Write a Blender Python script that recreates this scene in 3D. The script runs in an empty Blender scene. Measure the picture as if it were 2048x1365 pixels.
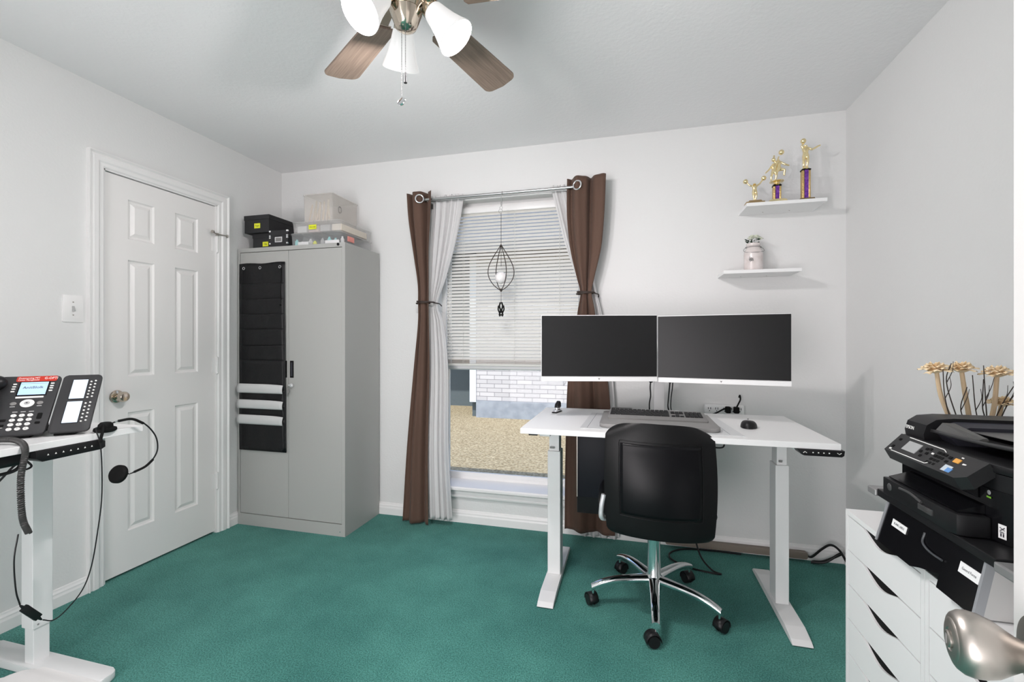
import bpy, bmesh, math, random
from mathutils import Matrix, Vector, Euler
random.seed(7)
SC = bpy.context.scene
COL = SC.collection
PI = math.pi
R_ = math.radians

# ------------------------------------------------------------------ materials
def mat(name, col, rough=.5, metal=0., spec=.5, bump=None, var=None, emit=None, estr=0., alpha=None, trans=0., coat=0., sheen=0.):
    m = bpy.data.materials.new(name); m.use_nodes = True
    nt = m.node_tree; b = nt.nodes['Principled BSDF']
    b.inputs['Base Color'].default_value = (*col, 1)
    b.inputs['Roughness'].default_value = rough
    b.inputs['Metallic'].default_value = metal
    b.inputs['Specular IOR Level'].default_value = spec
    b.inputs['Transmission Weight'].default_value = trans
    b.inputs['Coat Weight'].default_value = coat
    b.inputs['Sheen Weight'].default_value = sheen
    if alpha is not None: b.inputs['Alpha'].default_value = alpha
    if emit:
        b.inputs['Emission Color'].default_value = (*emit, 1); b.inputs['Emission Strength'].default_value = estr
    tc = None
    if bump or var:
        tc = nt.nodes.new('ShaderNodeTexCoord')
    if bump:                                  # (scale, strength, distance)
        n = nt.nodes.new('ShaderNodeTexNoise'); n.inputs['Scale'].default_value = bump[0]; n.inputs['Detail'].default_value = 6
        nt.links.new(tc.outputs['Object'], n.inputs['Vector'])
        bp = nt.nodes.new('ShaderNodeBump'); bp.inputs['Strength'].default_value = bump[1]; bp.inputs['Distance'].default_value = bump[2]
        nt.links.new(n.outputs['Fac'], bp.inputs['Height']); nt.links.new(bp.outputs['Normal'], b.inputs['Normal'])
    if var:                                   # (scale, other colour, stretch xyz)
        n = nt.nodes.new('ShaderNodeTexNoise'); n.inputs['Scale'].default_value = var[0]; n.inputs['Detail'].default_value = 5
        mp = nt.nodes.new('ShaderNodeMapping'); mp.inputs['Scale'].default_value = var[2] if len(var) > 2 else (1, 1, 1)
        nt.links.new(tc.outputs['Object'], mp.inputs['Vector']); nt.links.new(mp.outputs['Vector'], n.inputs['Vector'])
        rp = nt.nodes.new('ShaderNodeValToRGB')
        rp.color_ramp.elements[0].position = .35; rp.color_ramp.elements[1].position = .65
        rp.color_ramp.elements[0].color = (*col, 1); rp.color_ramp.elements[1].color = (*var[1], 1)
        nt.links.new(n.outputs['Fac'], rp.inputs['Fac']); nt.links.new(rp.outputs['Color'], b.inputs['Base Color'])
    return m

def clear_mat(name, col, opac, rough=.15):
    m = bpy.data.materials.new(name); m.use_nodes = True; nt = m.node_tree
    b = nt.nodes['Principled BSDF']; b.inputs['Base Color'].default_value = (*col, 1); b.inputs['Roughness'].default_value = rough
    t = nt.nodes.new('ShaderNodeBsdfTransparent'); mx = nt.nodes.new('ShaderNodeMixShader'); mx.inputs[0].default_value = opac
    nt.links.new(t.outputs[0], mx.inputs[1]); nt.links.new(b.outputs[0], mx.inputs[2])
    nt.links.new(mx.outputs[0], nt.nodes['Material Output'].inputs['Surface'])
    return m

M = {}
M['wall'] = mat('wall_paint', (.73, .73, .725), .75, spec=.25, bump=(90, .25, .004))
M['ceil'] = mat('ceiling_paint', (.83, .825, .83), .85, spec=.2, bump=(60, .3, .004))
M['trim'] = mat('trim_paint', (.82, .81, .805), .38)
M['door'] = mat('door_paint', (.83, .81, .80), .42)
M['white'] = mat('white_laminate', (.82, .82, .82), .42)
M['white_metal'] = mat('white_powder_coat', (.76, .76, .76), .45)
M['white_plastic'] = mat('white_plastic', (.82, .82, .82), .35)
M['cabinet'] = mat('grey_steel_paint', (.40, .40, .385), .4, bump=(300, .08, .001))
M['black'] = mat('black_plastic', (.010, .010, .011), .4, spec=.28)
M['black_gloss'] = mat('glossy_black_plastic', (.004, .004, .005), .2, spec=.28)
M['black_matte'] = mat('matte_black', (.007, .007, .007), .7, spec=.12)
M['black_card'] = mat('black_board', (.014, .014, .016), .6, bump=(200, .2, .001))
M['nylon'] = mat('black_nylon', (.006, .006, .007), .42, spec=.3, bump=(25, .35, .01))
M['leather'] = mat('black_leather', (.006, .006, .0065), .40, spec=.22, bump=(140, .15, .001))
M['mesh'] = mat('black_chair_mesh', (.005, .005, .006), .3, spec=.16, bump=(900, .3, .0006))
M['chrome'] = mat('chrome', (.88, .88, .9), .07, metal=1)
M['nickel'] = mat('brushed_nickel', (.47, .435, .40), .38, metal=1, bump=(80, .05, .001))
M['bronze_nickel'] = mat('polished_nickel', (.62, .54, .45), .14, metal=1)
M['rod'] = mat('rod_steel', (.5, .5, .5), .3, metal=1)
M['gold'] = mat('gold_plastic', (.93, .78, .46), .2, metal=1)
M['purple'] = mat('purple_foil', (.10, .02, .22), .2, metal=.5, var=(60, (.28, .09, .5)))
M['brown'] = mat('brown_curtain', (.092, .050, .034), .85, sheen=.05, bump=(260, .2, .001))
M['brown_hem'] = M['brown']
M['grey_plastic'] = mat('grey_plastic', (.22, .215, .21), .55)
M['grey_light'] = mat('light_grey_plastic', (.42, .42, .42), .5)
M['mat'] = mat('desk_mat', (.66, .67, .68), .35)
M['mat_line'] = mat('mat_line', (.25, .27, .3), .5)
M['keys'] = mat('dark_keys', (.014, .014, .015), .55, spec=.2)
M['screen'] = mat('monitor_screen', (.014, .014, .0145), .34, spec=.22)
M['paper'] = mat('paper', (.62, .62, .62), .7)
M['paper_white'] = mat('white_paper', (.85, .85, .85), .7)
M['yellow'] = mat('yellow_sticker', (.75, .78, .03), .6)
M['ink'] = mat('ink', (.02, .02, .03), .6)
M['red'] = mat('red_strip', (.50, .03, .015), .4)
M['lcd'] = mat('lcd', (.35, .5, .7), .3, emit=(.38, .55, .8), estr=.45)
M['lcd_pale'] = mat('lcd_pale', (.55, .65, .75), .3, emit=(.5, .62, .78), estr=.45)
M['lcd_grey'] = mat('lcd_grey', (.35, .36, .36), .25)
M['btn_white'] = mat('white_button', (.85, .85, .82), .4)
M['btn_grey'] = mat('grey_button', (.12, .12, .12), .4)
M['blue'] = mat('blue_button', (.10, .28, .62), .3)
M['orange'] = mat('orange_button', (.75, .36, .06), .4)
M['green'] = mat('green_mark', (.25, .6, .05), .5)
M['clear'] = clear_mat('clear_plastic', (.8, .82, .83), .12)
M['frost'] = clear_mat('frosted_plastic', (.83, .79, .74), .26, .35)
M['frost2'] = clear_mat('hazy_plastic', (.80, .79, .78), .20, .25)
M['teal'] = mat('teal_cap', (.25, .62, .62), .5)
M['coral'] = mat('coral_label', (.80, .30, .26), .6)
M['cream'] = mat('cream_dried_petal', (.80, .62, .38), .8, bump=(120, .4, .002), var=(40, (.87, .72, .5)))
M['stem'] = mat('dried_stem', (.62, .47, .30), .8, bump=(80, .5, .002))
M['twig'] = mat('dark_twig', (.04, .03, .025), .8)
M['leaf'] = mat('dark_leaf', (.015, .04, .02), .6)
M['rose'] = mat('cream_rose', (.75, .78, .66), .7)
M['jar'] = mat('pinkish_jar', (.62, .55, .53), .25, var=(25, (.72, .66, .65)))
M['orb'] = mat('frosted_orb', (.85, .82, .82), .2)
M['pipe'] = mat('cord_cover', (.12, .095, .08), .6)
M['vase'] = mat('grey_vase', (.4, .4, .41), .3)

def wood_mat():
    m = mat('blade_wood', (.25, .16, .115), .5)
    nt = m.node_tree; b = nt.nodes['Principled BSDF']
    tc = nt.nodes.new('ShaderNodeTexCoord'); mp = nt.nodes.new('ShaderNodeMapping'); mp.inputs['Scale'].default_value = (3, 60, 60)
    n = nt.nodes.new('ShaderNodeTexNoise'); n.inputs['Scale'].default_value = 2.2; n.inputs['Detail'].default_value = 8; n.inputs['Distortion'].default_value = .6
    rp = nt.nodes.new('ShaderNodeValToRGB'); e = rp.color_ramp.elements
    e[0].position = .25; e[0].color = (.145, .105, .080, 1); e[1].position = .75; e[1].color = (.285, .215, .168, 1)
    nt.links.new(tc.outputs['Object'], mp.inputs['Vector']); nt.links.new(mp.outputs['Vector'], n.inputs['Vector'])
    nt.links.new(n.outputs['Fac'], rp.inputs['Fac']); nt.links.new(rp.outputs['Color'], b.inputs['Base Color'])
    return m
M['wood'] = wood_mat()

def carpet_mat():
    m = mat('green_carpet', (.02, .15, .11), .95, spec=.1)
    nt = m.node_tree; b = nt.nodes['Principled BSDF']; L = nt.links.new
    tc = nt.nodes.new('ShaderNodeTexCoord')
    n1 = nt.nodes.new('ShaderNodeTexNoise'); n1.inputs['Scale'].default_value = 190; n1.inputs['Detail'].default_value = 4
    n2 = nt.nodes.new('ShaderNodeTexNoise'); n2.inputs['Scale'].default_value = 1.7; n2.inputs['Detail'].default_value = 6; n2.inputs['Roughness'].default_value = .65
    L(tc.outputs['Object'], n1.inputs['Vector']); L(tc.outputs['Object'], n2.inputs['Vector'])
    r1 = nt.nodes.new('ShaderNodeValToRGB'); e = r1.color_ramp.elements
    e[0].position = .36; e[0].color = (.036, .155, .130, 1); e[1].position = .64; e[1].color = (.105, .325, .285, 1)
    r2 = nt.nodes.new('ShaderNodeValToRGB'); e = r2.color_ramp.elements
    e[0].position = .35; e[0].color = (.60, .74, .74, 1); e[1].position = .66; e[1].color = (1.18, 1.17, 1.15, 1)
    mx = nt.nodes.new('ShaderNodeMix'); mx.data_type = 'RGBA'; mx.blend_type = 'MULTIPLY'; mx.inputs[0].default_value = 1
    L(n1.outputs['Fac'], r1.inputs['Fac']); L(n2.outputs['Fac'], r2.inputs['Fac'])
    L(r1.outputs['Color'], mx.inputs[6]); L(r2.outputs['Color'], mx.inputs[7]); L(mx.outputs[2], b.inputs['Base Color'])
    bp = nt.nodes.new('ShaderNodeBump'); bp.inputs['Strength'].default_value = .6; bp.inputs['Distance'].default_value = .008
    L(n1.outputs['Fac'], bp.inputs['Height']); L(bp.outputs['Normal'], b.inputs['Normal'])
    b.inputs['Sheen Weight'].default_value = .1
    return m
M['carpet'] = carpet_mat()

def brick_mat():
    m = mat('painted_brick', (.75, .72, .72), .8)
    nt = m.node_tree; b = nt.nodes['Principled BSDF']; L = nt.links.new
    tc = nt.nodes.new('ShaderNodeTexCoord'); mp = nt.nodes.new('ShaderNodeMapping'); mp.inputs['Rotation'].default_value = (PI/2, 0, 0)
    br = nt.nodes.new('ShaderNodeTexBrick'); br.inputs['Scale'].default_value = 1.0
    br.inputs['Brick Width'].default_value = .30; br.inputs['Row Height'].default_value = .083; br.inputs['Mortar Size'].default_value = .006
    br.inputs['Color1'].default_value = (.50, .47, .475, 1); br.inputs['Color2'].default_value = (.60, .565, .565, 1); br.inputs['Mortar'].default_value = (.26, .245, .255, 1)
    L(tc.outputs['Object'], mp.inputs['Vector']); L(mp.outputs['Vector'], br.inputs['Vector']); L(br.outputs['Color'], b.inputs['Base Color'])
    return m
M['brick'] = brick_mat()
M['foundation'] = mat('foundation_concrete', (.26, .28, .32), .9, bump=(12, .4, .02), var=(6, (.34, .36, .40)))
M['siding'] = mat('dark_siding', (.10, .12, .13), .8, bump=(12, .4, .02))  # dark base colour carries the shade on the recessed siding
M['lawn'] = mat('dry_lawn', (.33, .255, .155), .95, spec=.05, bump=(26, 1, .05), var=(38, (.62, .51, .345)))
M['blade_grass'] = mat('dry_grass_blade', (.60, .47, .26), .9, var=(3, (.45, .36, .18)))

def glass_mat():
    m = bpy.data.materials.new('window_glass'); m.use_nodes = True; nt = m.node_tree
    nt.nodes.remove(nt.nodes['Principled BSDF'])
    t = nt.nodes.new('ShaderNodeBsdfTransparent'); t.inputs[0].default_value = (.93, .95, .95, 1)
    g = nt.nodes.new('ShaderNodeBsdfGlossy'); g.inputs['Roughness'].default_value = .02
    f = nt.nodes.new('ShaderNodeMixShader'); f.inputs[0].default_value = .006
    nt.links.new(t.outputs[0], f.inputs[1]); nt.links.new(g.outputs[0], f.inputs[2]); nt.links.new(f.outputs[0], nt.nodes['Material Output'].inputs['Surface'])
    return m
M['glass'] = glass_mat()

def fabric_mat(name, col, tcol, fac):
    m = bpy.data.materials.new(name); m.use_nodes = True; nt = m.node_tree
    nt.nodes.remove(nt.nodes['Principled BSDF'])
    d = nt.nodes.new('ShaderNodeBsdfDiffuse'); d.inputs[0].default_value = (*col, 1)
    t = nt.nodes.new('ShaderNodeBsdfTranslucent'); t.inputs[0].default_value = (*tcol, 1)
    mx = nt.nodes.new('ShaderNodeMixShader'); mx.inputs[0].default_value = fac
    nt.links.new(d.outputs[0], mx.inputs[1]); nt.links.new(t.outputs[0], mx.inputs[2]); nt.links.new(mx.outputs[0], nt.nodes['Material Output'].inputs['Surface'])
    return m
M['sheer'] = fabric_mat('white_sheer', (.80, .79, .79), (.8, .79, .79), .3)
M['slat'] = fabric_mat('blind_slat', (.84, .835, .80), (.74, .73, .69), .28)
def shade_mat():
    m = bpy.data.materials.new('frosted_lamp_glass'); m.use_nodes = True; nt = m.node_tree
    b = nt.nodes['Principled BSDF']; b.inputs['Base Color'].default_value = (.55, .55, .55, 1); b.inputs['Roughness'].default_value = .25
    b.inputs['Emission Color'].default_value = (1, .985, .97, 1); b.inputs['Emission Strength'].default_value = .38
    t = nt.nodes.new('ShaderNodeBsdfTranslucent'); t.inputs[0].default_value = (.96, .96, .96, 1)
    mx = nt.nodes.new('ShaderNodeMixShader'); mx.inputs[0].default_value = .0
    nt.links.new(b.outputs[0], mx.inputs[1]); nt.links.new(t.outputs[0], mx.inputs[2]); nt.links.new(mx.outputs[0], nt.nodes['Material Output'].inputs['Surface'])
    return m
M['shade'] = shade_mat()
M['bulb'] = mat('bulb', (1, 1, 1), .3, emit=(1, .98, .95), estr=12)

# ------------------------------------------------------------------ mesh builder
def catmull(pts, n=8):
    P = [Vector(p) for p in pts]
    if len(P) < 3: return P
    out = []
    for i in range(len(P) - 1):
        p0 = P[i - 1] if i else P[0] * 2 - P[1]; p1 = P[i]; p2 = P[i + 1]
        p3 = P[i + 2] if i + 2 < len(P) else P[-1] * 2 - P[-2]
        for k in range(n):
            t = k / n
            out.append(.5 * ((2 * p1) + (p2 - p0) * t + (2 * p0 - 5 * p1 + 4 * p2 - p3) * t * t + (3 * p1 - p0 - 3 * p2 + p3) * t ** 3))
    out.append(P[-1]); return out

class MB:
    def __init__(s, mx=None):
        s.bm = bmesh.new(); s.mx = mx or Matrix()
    def v(s, p): return s.bm.verts.new(s.mx @ Vector(p))
    def face(s, vs):
        try: return s.bm.faces.new(vs)
        except ValueError: return None
    def box(s, a, b, bev=0, seg=2):
        x0, x1 = sorted((a[0], b[0])); y0, y1 = sorted((a[1], b[1])); z0, z1 = sorted((a[2], b[2]))
        vs = [s.v((x, y, z)) for x in (x0, x1) for y in (y0, y1) for z in (z0, z1)]
        fs = [s.face([vs[i] for i in q]) for q in ((0, 1, 3, 2), (4, 6, 7, 5), (0, 4, 5, 1), (2, 3, 7, 6), (0, 2, 6, 4), (1, 5, 7, 3))]
        if bev:
            es = list({e for f in fs for e in f.edges})
            bmesh.ops.bevel(s.bm, geom=es, offset=bev, segments=seg, affect='EDGES', profile=.5)
        return s
    def prism(s, poly, a, b, axis='z', bev=0, seg=2):
        """poly in the two other axes (in xyz order), extruded from a to b along axis"""
        def P(u, w, t):
            return (u, w, t) if axis == 'z' else ((u, t, w) if axis == 'y' else (t, u, w))
        lo = [s.v(P(u, w, a)) for u, w in poly]; hi = [s.v(P(u, w, b)) for u, w in poly]
        n = len(poly); fs = [s.face(lo[::-1]), s.face(hi)]
        fs += [s.face([lo[i], lo[(i + 1) % n], hi[(i + 1) % n], hi[i]]) for i in range(n)]
        if bev:
            es = [e for e in (set(fs[0].edges) | set(fs[1].edges))]
            bmesh.ops.bevel(s.bm, geom=es, offset=bev, segments=seg, affect='EDGES', profile=.5)
        return s
    def hexa(s, q0, q1):
        a = [s.v(p) for p in q0]; b = [s.v(p) for p in q1]; n = len(a)
        s.face(a[::-1]); s.face(b)
        for i in range(n): s.face([a[i], a[(i + 1) % n], b[(i + 1) % n], b[i]])
        return s
    def tube(s, pts, r, seg=10, caps=True, smooth=True, n=8):
        P = catmull(pts, n) if smooth and len(pts) > 2 else [Vector(p) for p in pts]
        rings = []; up = None; N = len(P)
        for i, p in enumerate(P):
            d = (P[min(i + 1, N - 1)] - P[max(i - 1, 0)])
            if d.length < 1e-9: d = Vector((0, 0, 1))
            d.normalize()
            if up is None:
                up = Vector((0, 0, 1)) if abs(d.z) < .9 else Vector((1, 0, 0))
            a = d.cross(up)
            if a.length < 1e-6: a = d.orthogonal()
            a.normalize(); up = a.cross(d).normalized()
            rr = r[0] + (r[1] - r[0]) * i / (N - 1) if isinstance(r, tuple) else (r(i / (N - 1)) if callable(r) else r)
            rings.append([s.v(p + (a * math.cos(2 * PI * k / seg) + up * math.sin(2 * PI * k / seg)) * rr) for k in range(seg)])
        for i in range(N - 1):
            for k in range(seg):
                s.face([rings[i][k], rings[i][(k + 1) % seg], rings[i + 1][(k + 1) % seg], rings[i + 1][k]])
        if caps: s.face(rings[0][::-1]); s.face(rings[-1])
        return s
    def lathe(s, prof, mx=None, seg=32, close=False):
        """prof: list of (r, z); mx places it"""
        mx = mx or Matrix(); rings = []
        for r, z in prof:
            if r < 1e-6: rings.append([s.v(mx @ Vector((0, 0, z)))])
            else: rings.append([s.v(mx @ Vector((r * math.cos(2 * PI * k / seg), r * math.sin(2 * PI * k / seg), z))) for k in range(seg)])
        for i in range(len(rings) - 1):
            a, b = rings[i], rings[i + 1]
            for k in range(seg):
                k2 = (k + 1) % seg
                if len(a) == 1 and len(b) == 1: continue
                if len(a) == 1: s.face([a[0], b[k2], b[k]])
                elif len(b) == 1: s.face([a[k], a[k2], b[0]])
                else: s.face([a[k], a[k2], b[k2], b[k]])
        return s
    def cyl(s, p0, p1, r, seg=24, r2=None):
        p0 = Vector(p0); p1 = Vector(p1); d = p1 - p0
        mx = Matrix.Translation(p0) @ d.to_track_quat('Z', 'Y').to_matrix().to_4x4()
        r2 = r if r2 is None else r2
        return s.lathe([(0, 0), (r, 0), (r2, d.length), (0, d.length)], mx, seg)
    def ball(s, c, r, seg=20, sc=(1, 1, 1)):
        mx = Matrix.Translation(Vector(c)) @ Matrix.Diagonal((*sc, 1))
        n = seg // 2
        return s.lathe([(r * math.sin(PI * i / n), -r * math.cos(PI * i / n)) for i in range(n + 1)], mx, seg)
    def torus(s, c, R, r, mx=None, seg=28, s2=10, sc=(1, 1)):
        mx = Matrix.Translation(Vector(c)) @ (mx or Matrix()); rings = []
        for i in range(seg):
            a = 2 * PI * i / seg
            rings.append([s.v(mx @ Vector(((R + r * math.cos(b)) * math.cos(a) * sc[0], (R + r * math.cos(b)) * math.sin(a) * sc[1], r * math.sin(b)))) for b in [2 * PI * k / s2 for k in range(s2)]])
        for i in range(seg):
            for k in range(s2):
                s.face([rings[i][k], rings[(i + 1) % seg][k], rings[(i + 1) % seg][(k + 1) % s2], rings[i][(k + 1) % s2]])
        return s
    def grid(s, f, nu, nv):
        g = [[s.v(f(i / nu, j / nv)) for j in range(nv + 1)] for i in range(nu + 1)]
        for i in range(nu):
            for j in range(nv): s.face([g[i][j], g[i + 1][j], g[i + 1][j + 1], g[i][j + 1]])
        return s
    def build(s, name, m, parent=None, smooth=None, solid=None, sub=0, label=None):
        bmesh.ops.recalc_face_normals(s.bm, faces=s.bm.faces)
        me = bpy.data.meshes.new(name); s.bm.to_mesh(me); s.bm.free()
        me.materials.append(m)
        o = bpy.data.objects.new(name, me); COL.objects.link(o)
        if parent: o.parent = parent
        if smooth is not False:
            for p in me.polygons: p.use_smooth = True
            try: me.set_sharp_from_angle(angle=R_(38))
            except Exception: pass
        if solid:
            md = o.modifiers.new('solid', 'SOLIDIFY'); md.thickness = solid; md.offset = 0
        if sub:
            md = o.modifiers.new('sub', 'SUBSURF'); md.levels = sub; md.render_levels = sub
        if label: o['label'] = label
        return o

def empty(name, loc=(0, 0, 0), rz=0.):
    o = bpy.data.objects.new(name, None); COL.objects.link(o); o.location = loc; o.rotation_euler = (0, 0, rz)
    o.empty_display_size = .05; return o
def tag(o, label, cat, group=None, kind=None):
    o['label'] = label; o['category'] = cat
    if group: o['group'] = group
    if kind: o['kind'] = kind
    return o
def struct(o, label=None):
    o['kind'] = 'structure'
    if label: o['label'] = label
    return o
def copy_tree(o, parent=None, top=True):
    c = o.copy(); COL.objects.link(c)
    if parent: c.parent = parent
    for ch in list(o.children): copy_tree(ch, c)
    return c
def rot2(poly, a, cx=0, cy=0):
    c, s_ = math.cos(a), math.sin(a); return [(cx + x * c - y * s_, cy + x * s_ + y * c) for x, y in poly]
def rrect(x0, y0, x1, y1, r, n=5):
    out = []
    for cx, cy, a0 in ((x1 - r, y1 - r, 0), (x0 + r, y1 - r, 90), (x0 + r, y0 + r, 180), (x1 - r, y0 + r, 270)):
        for k in range(n + 1):
            a = R_(a0 + 90 * k / n); out.append((cx + r * math.cos(a), cy + r * math.sin(a)))
    return out
def text_obj(name, body, size, mx, m, parent=None, align='LEFT', depth=.0004, label=None, squash=1.):
    cu = bpy.data.curves.new(name + '_curve', 'FONT'); cu.body = body; cu.size = size; cu.align_x = align; cu.align_y = 'CENTER'; cu.extrude = depth; cu.resolution_u = 3
    t = bpy.data.objects.new(name + '_tmp', cu); COL.objects.link(t)
    dg = bpy.context.evaluated_depsgraph_get(); dg.update()
    me = bpy.data.meshes.new_from_object(t.evaluated_get(dg)); COL.objects.unlink(t); bpy.data.objects.remove(t); 
    me.transform(mx @ Matrix.Diagonal((squash, 1, 1, 1))); me.materials.clear(); me.materials.append(m); me.name = name
    o = bpy.data.objects.new(name, me); COL.objects.link(o)
    if parent: o.parent = parent
    if label: o['label'] = label
    return o
def frame_mx(o, x, y):
    """matrix with local x axis x, local y axis y at origin o"""
    x = Vector(x).normalized(); z = x.cross(Vector(y)).normalized(); y = z.cross(x)
    return Matrix(((x.x, y.x, z.x, o[0]), (x.y, y.y, z.y, o[1]), (x.z, y.z, z.z, o[2]), (0, 0, 0, 1)))

H = 2.44; D = 2.804; XL = -2.498; XR = 1.125; YF = -.26
# ------------------------------------------------------------------ room shell
def floor_():
    b = MB(); b.box((XL - .1, -1.9, -.12), (XR + .1, D + .14, 0)); struct(b.build('floor', M['carpet'], smooth=False))
    b = MB(); b.box((XL - .1, -1.9, H), (XR + .1, D + .14, H + .15)); struct(b.build('ceiling', M['ceil'], smooth=False))
floor_()
WX0, WX1, WZ0, WZ1 = -1.25, -.27, .235, 2.125      # window opening
b = MB()
b.box((XL - .1, D, 0), (WX0, D + .14, H)); b.box((WX1, D, 0), (XR + .1, D + .14, H)); b.box((WX0, D, 0), (WX1, D + .14, WZ0)); b.box((WX0, D, WZ1), (WX1, D + .14, H))
struct(b.build('wall_back', M['wall'], smooth=False))
DY0, DY1, DZ1 = 1.633, 2.262, 2.045                  # closed door opening
b = MB()
b.box((XL - .1, -1.9, 0), (XL, DY0, H)); b.box((XL - .1, DY1, 0), (XL, D, H)); b.box((XL - .1, DY0, DZ1), (XL, DY1, H)); b.box((XL - .1, DY0, 0), (XL - .06, DY1, DZ1))
struct(b.build('wall_left', M['wall'], smooth=False))
b = MB(); b.box((XR, -1.9, 0), (XR + .1, D, H)); struct(b.build('wall_right', M['wall'], smooth=False))
b = MB(); b.box((XL, YF - .12, 0), (-1.9, YF, H)); b.box((.30, YF - .12, 0), (XR, YF, H)); b.box((-1.9, YF - .12, 2.15), (.30, YF, H))  # unseen opening, widened to let the added fill light in
struct(b.build('wall_front', M['wall'], smooth=False))
b = MB(); b.box((XL, -1.9, 0), (XR, -1.8, H)); struct(b.build('wall_hallway', M['wall'], smooth=False))

def base_profile(length):   # (offset from wall, z)
    return [(0, 0), (.014, 0), (.014, .045), (.011, .055), (.011, .062), (.006, .07), (.004, .078), (0, .08)]
def baseboard(name, p0, p1, nrm):
    b = MB(); pr = base_profile(0); p0 = Vector((*p0, 0)); p1 = Vector((*p1, 0)); n = Vector((*nrm, 0))
    b.hexa([p0 + n * o + Vector((0, 0, z)) for o, z in pr], [p1 + n * o + Vector((0, 0, z)) for o, z in pr])
    struct(b.build(name, M['trim'], smooth=False))
baseboard('baseboard_back', (XL, D), (XR - .015, D), (0, -1))
baseboard('baseboard_left', (XL, .0 + YF), (XL, 1.56), (1, 0))
baseboard('baseboard_corner', (XL, 2.335), (XL, D - .015), (1, 0))
baseboard('baseboard_right', (XR, YF), (XR, D), (-1, 0))

# door casing: moulded frame round the closed door
def casing(name, y0, y1, z1, w=.072):
    b = MB(); prof = [(0, .004), (.006, .010), (.022, .010), (.030, .016), (.05, .017), (.060, .011), (w - .004, .022), (w, .022), (w, 0)]
    # prof: (distance outward from opening, height off wall)
    prof = [(0, 0)] + prof
    def ring(side):
        out = []
        for d, h in prof:
            x = XL + h
            if side == 0: out.append((x, y0 - d, 0))
            if side == 1: out.append((x, y0 - d, z1 + d))
            if side == 2: out.append((x, y1 + d, z1 + d))
            if side == 3: out.append((x, y1 + d, 0))
        return out
    for k in range(3): b.hexa(ring(k), ring(k + 1))
    return b.build(name, M['trim'], smooth=False)
struct(casing('trim_1', DY0, DY1, DZ1))
b = MB()   # jamb lining
b.box((XL - .06, DY0, 0), (XL + .002, DY0 + .006, DZ1)); b.box((XL - .06, DY1 - .006, 0), (XL + .002, DY1, DZ1)); b.box((XL - .06, DY0, DZ1 - .006), (XL + .002, DY1, DZ1))
struct(b.build('trim_2', M['trim'], smooth=False))

def panelled_door(b, ys, zs, X, th, panels):
    """door slab, front face at local x=X looking +x, panels: list of (y0,y1,z0,z1)"""
    y0, y1 = ys; z0, z1 = zs
    cy = sorted({y0, y1} | {p[0] for p in panels} | {p[1] for p in panels}); cz = sorted({z0, z1} | {p[2] for p in panels} | {p[3] for p in panels})
    for i in range(len(cy) - 1):
        for j in range(len(cz) - 1):
            a, c, d, e = cy[i], cy[i + 1], cz[j], cz[j + 1]
            if any(abs(a - p[0]) < 1e-6 and abs(c - p[1]) < 1e-6 and abs(d - p[2]) < 1e-6 and abs(e - p[3]) < 1e-6 for p in panels):
                prev = None
                for ins, dp in ((0, 0), (.006, -.008), (.016, -.010), (.034, -.001), (.036, -.001)):
                    q = [b.v((X + dp, yy, zz)) for yy, zz in ((a + ins, d + ins), (c - ins, d + ins), (c - ins, e - ins), (a + ins, e - ins))]
                    if prev:
                        for k in range(4): b.face([prev[k], prev[(k + 1) % 4], q[(k + 1) % 4], q[k]])
                    prev = q
                b.face(prev)
            else:
                b.face([b.v((X, a, d)), b.v((X, c, d)), b.v((X, c, e)), b.v((X, a, e))])
    bmesh.ops.remove_doubles(b.bm, verts=b.bm.verts, dist=1e-5)
    q = [(y0, z0), (y1, z0), (y1, z1), (y0, z1)]
    for k in range(4):
        (a, d), (c, e) = q[k], q[(k + 1) % 4]
        b.face([b.v((X, a, d)), b.v((X, c, e)), b.v((X - th, c, e)), b.v((X - th, a, d))])
    b.face([b.v((X - th, a, d)) for a, d in q])
b = MB()
PA = [(1.750, 1.884), (1.999, 2.140)]
pan = [(a, c, z0, z1) for a, c in PA for z0, z1 in ((1.724, 1.928), (1.013, 1.616), (.217, .828))]
panelled_door(b, (DY0 + .008, DY1 - .008), (.012, DZ1 - .01), XL - .008, .035, pan)
door1 = b.build('door_1', M['door'], smooth=False); struct(door1, 'closed white six-panel door beside the steel cabinet')
def knob_profile():   # door knob, r, z (z away from door)
    return [(0, 0), (.031, 0), (.033, .004), (.030, .009), (.016, .013), (.012, .022), (.013, .030), (.020, .036), (.026, .046), (.0265, .056), (.022, .064), (.012, .068), (0, .069)]
mxk = frame_mx((XL - .008, 1.695, .917), (0, 1, 0), (0, 0, 1))
b = MB(); b.lathe(knob_profile()[:5] + [(0, .013)], mxk); kb = b.build('door_knob', M['bronze_nickel'], door1)
b = MB(); b.lathe([(0, .012), (.011, .012), (.011, .026), (.02, .034), (.026, .044), (.026, .056), (.02, .064), (0, .066)], mxk); b.build('knob_handle', M['bronze_nickel'], kb)
for z in (1.80, 1.045, .325):
    b = MB(); b.cyl((XL + .006, DY1 - .004, z - .045), (XL + .006, DY1 - .004, z + .045), .006, 12); b.box((XL - .0075, DY1 - .03, z - .044), (XL - .005, DY1 - .006, z + .044))
    b.ball((XL + .006, DY1 - .004, z + .048), .007, 10); b.ball((XL + .006, DY1 - .004, z - .048), .007, 10)
    b.build('hinge', M['trim'], door1)
b = MB()   # hinge pin door stop
z = 1.862
b.tube([(XL + .03, DY1 - .055, z + .004), (XL + .014, DY1 - .02, z), (XL + .012, DY1, z)], .004, 8, smooth=False); b.tube([(XL + .012, DY1, z), (XL + .026, DY1 + .05, z + .002)], .004, 8)
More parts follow.
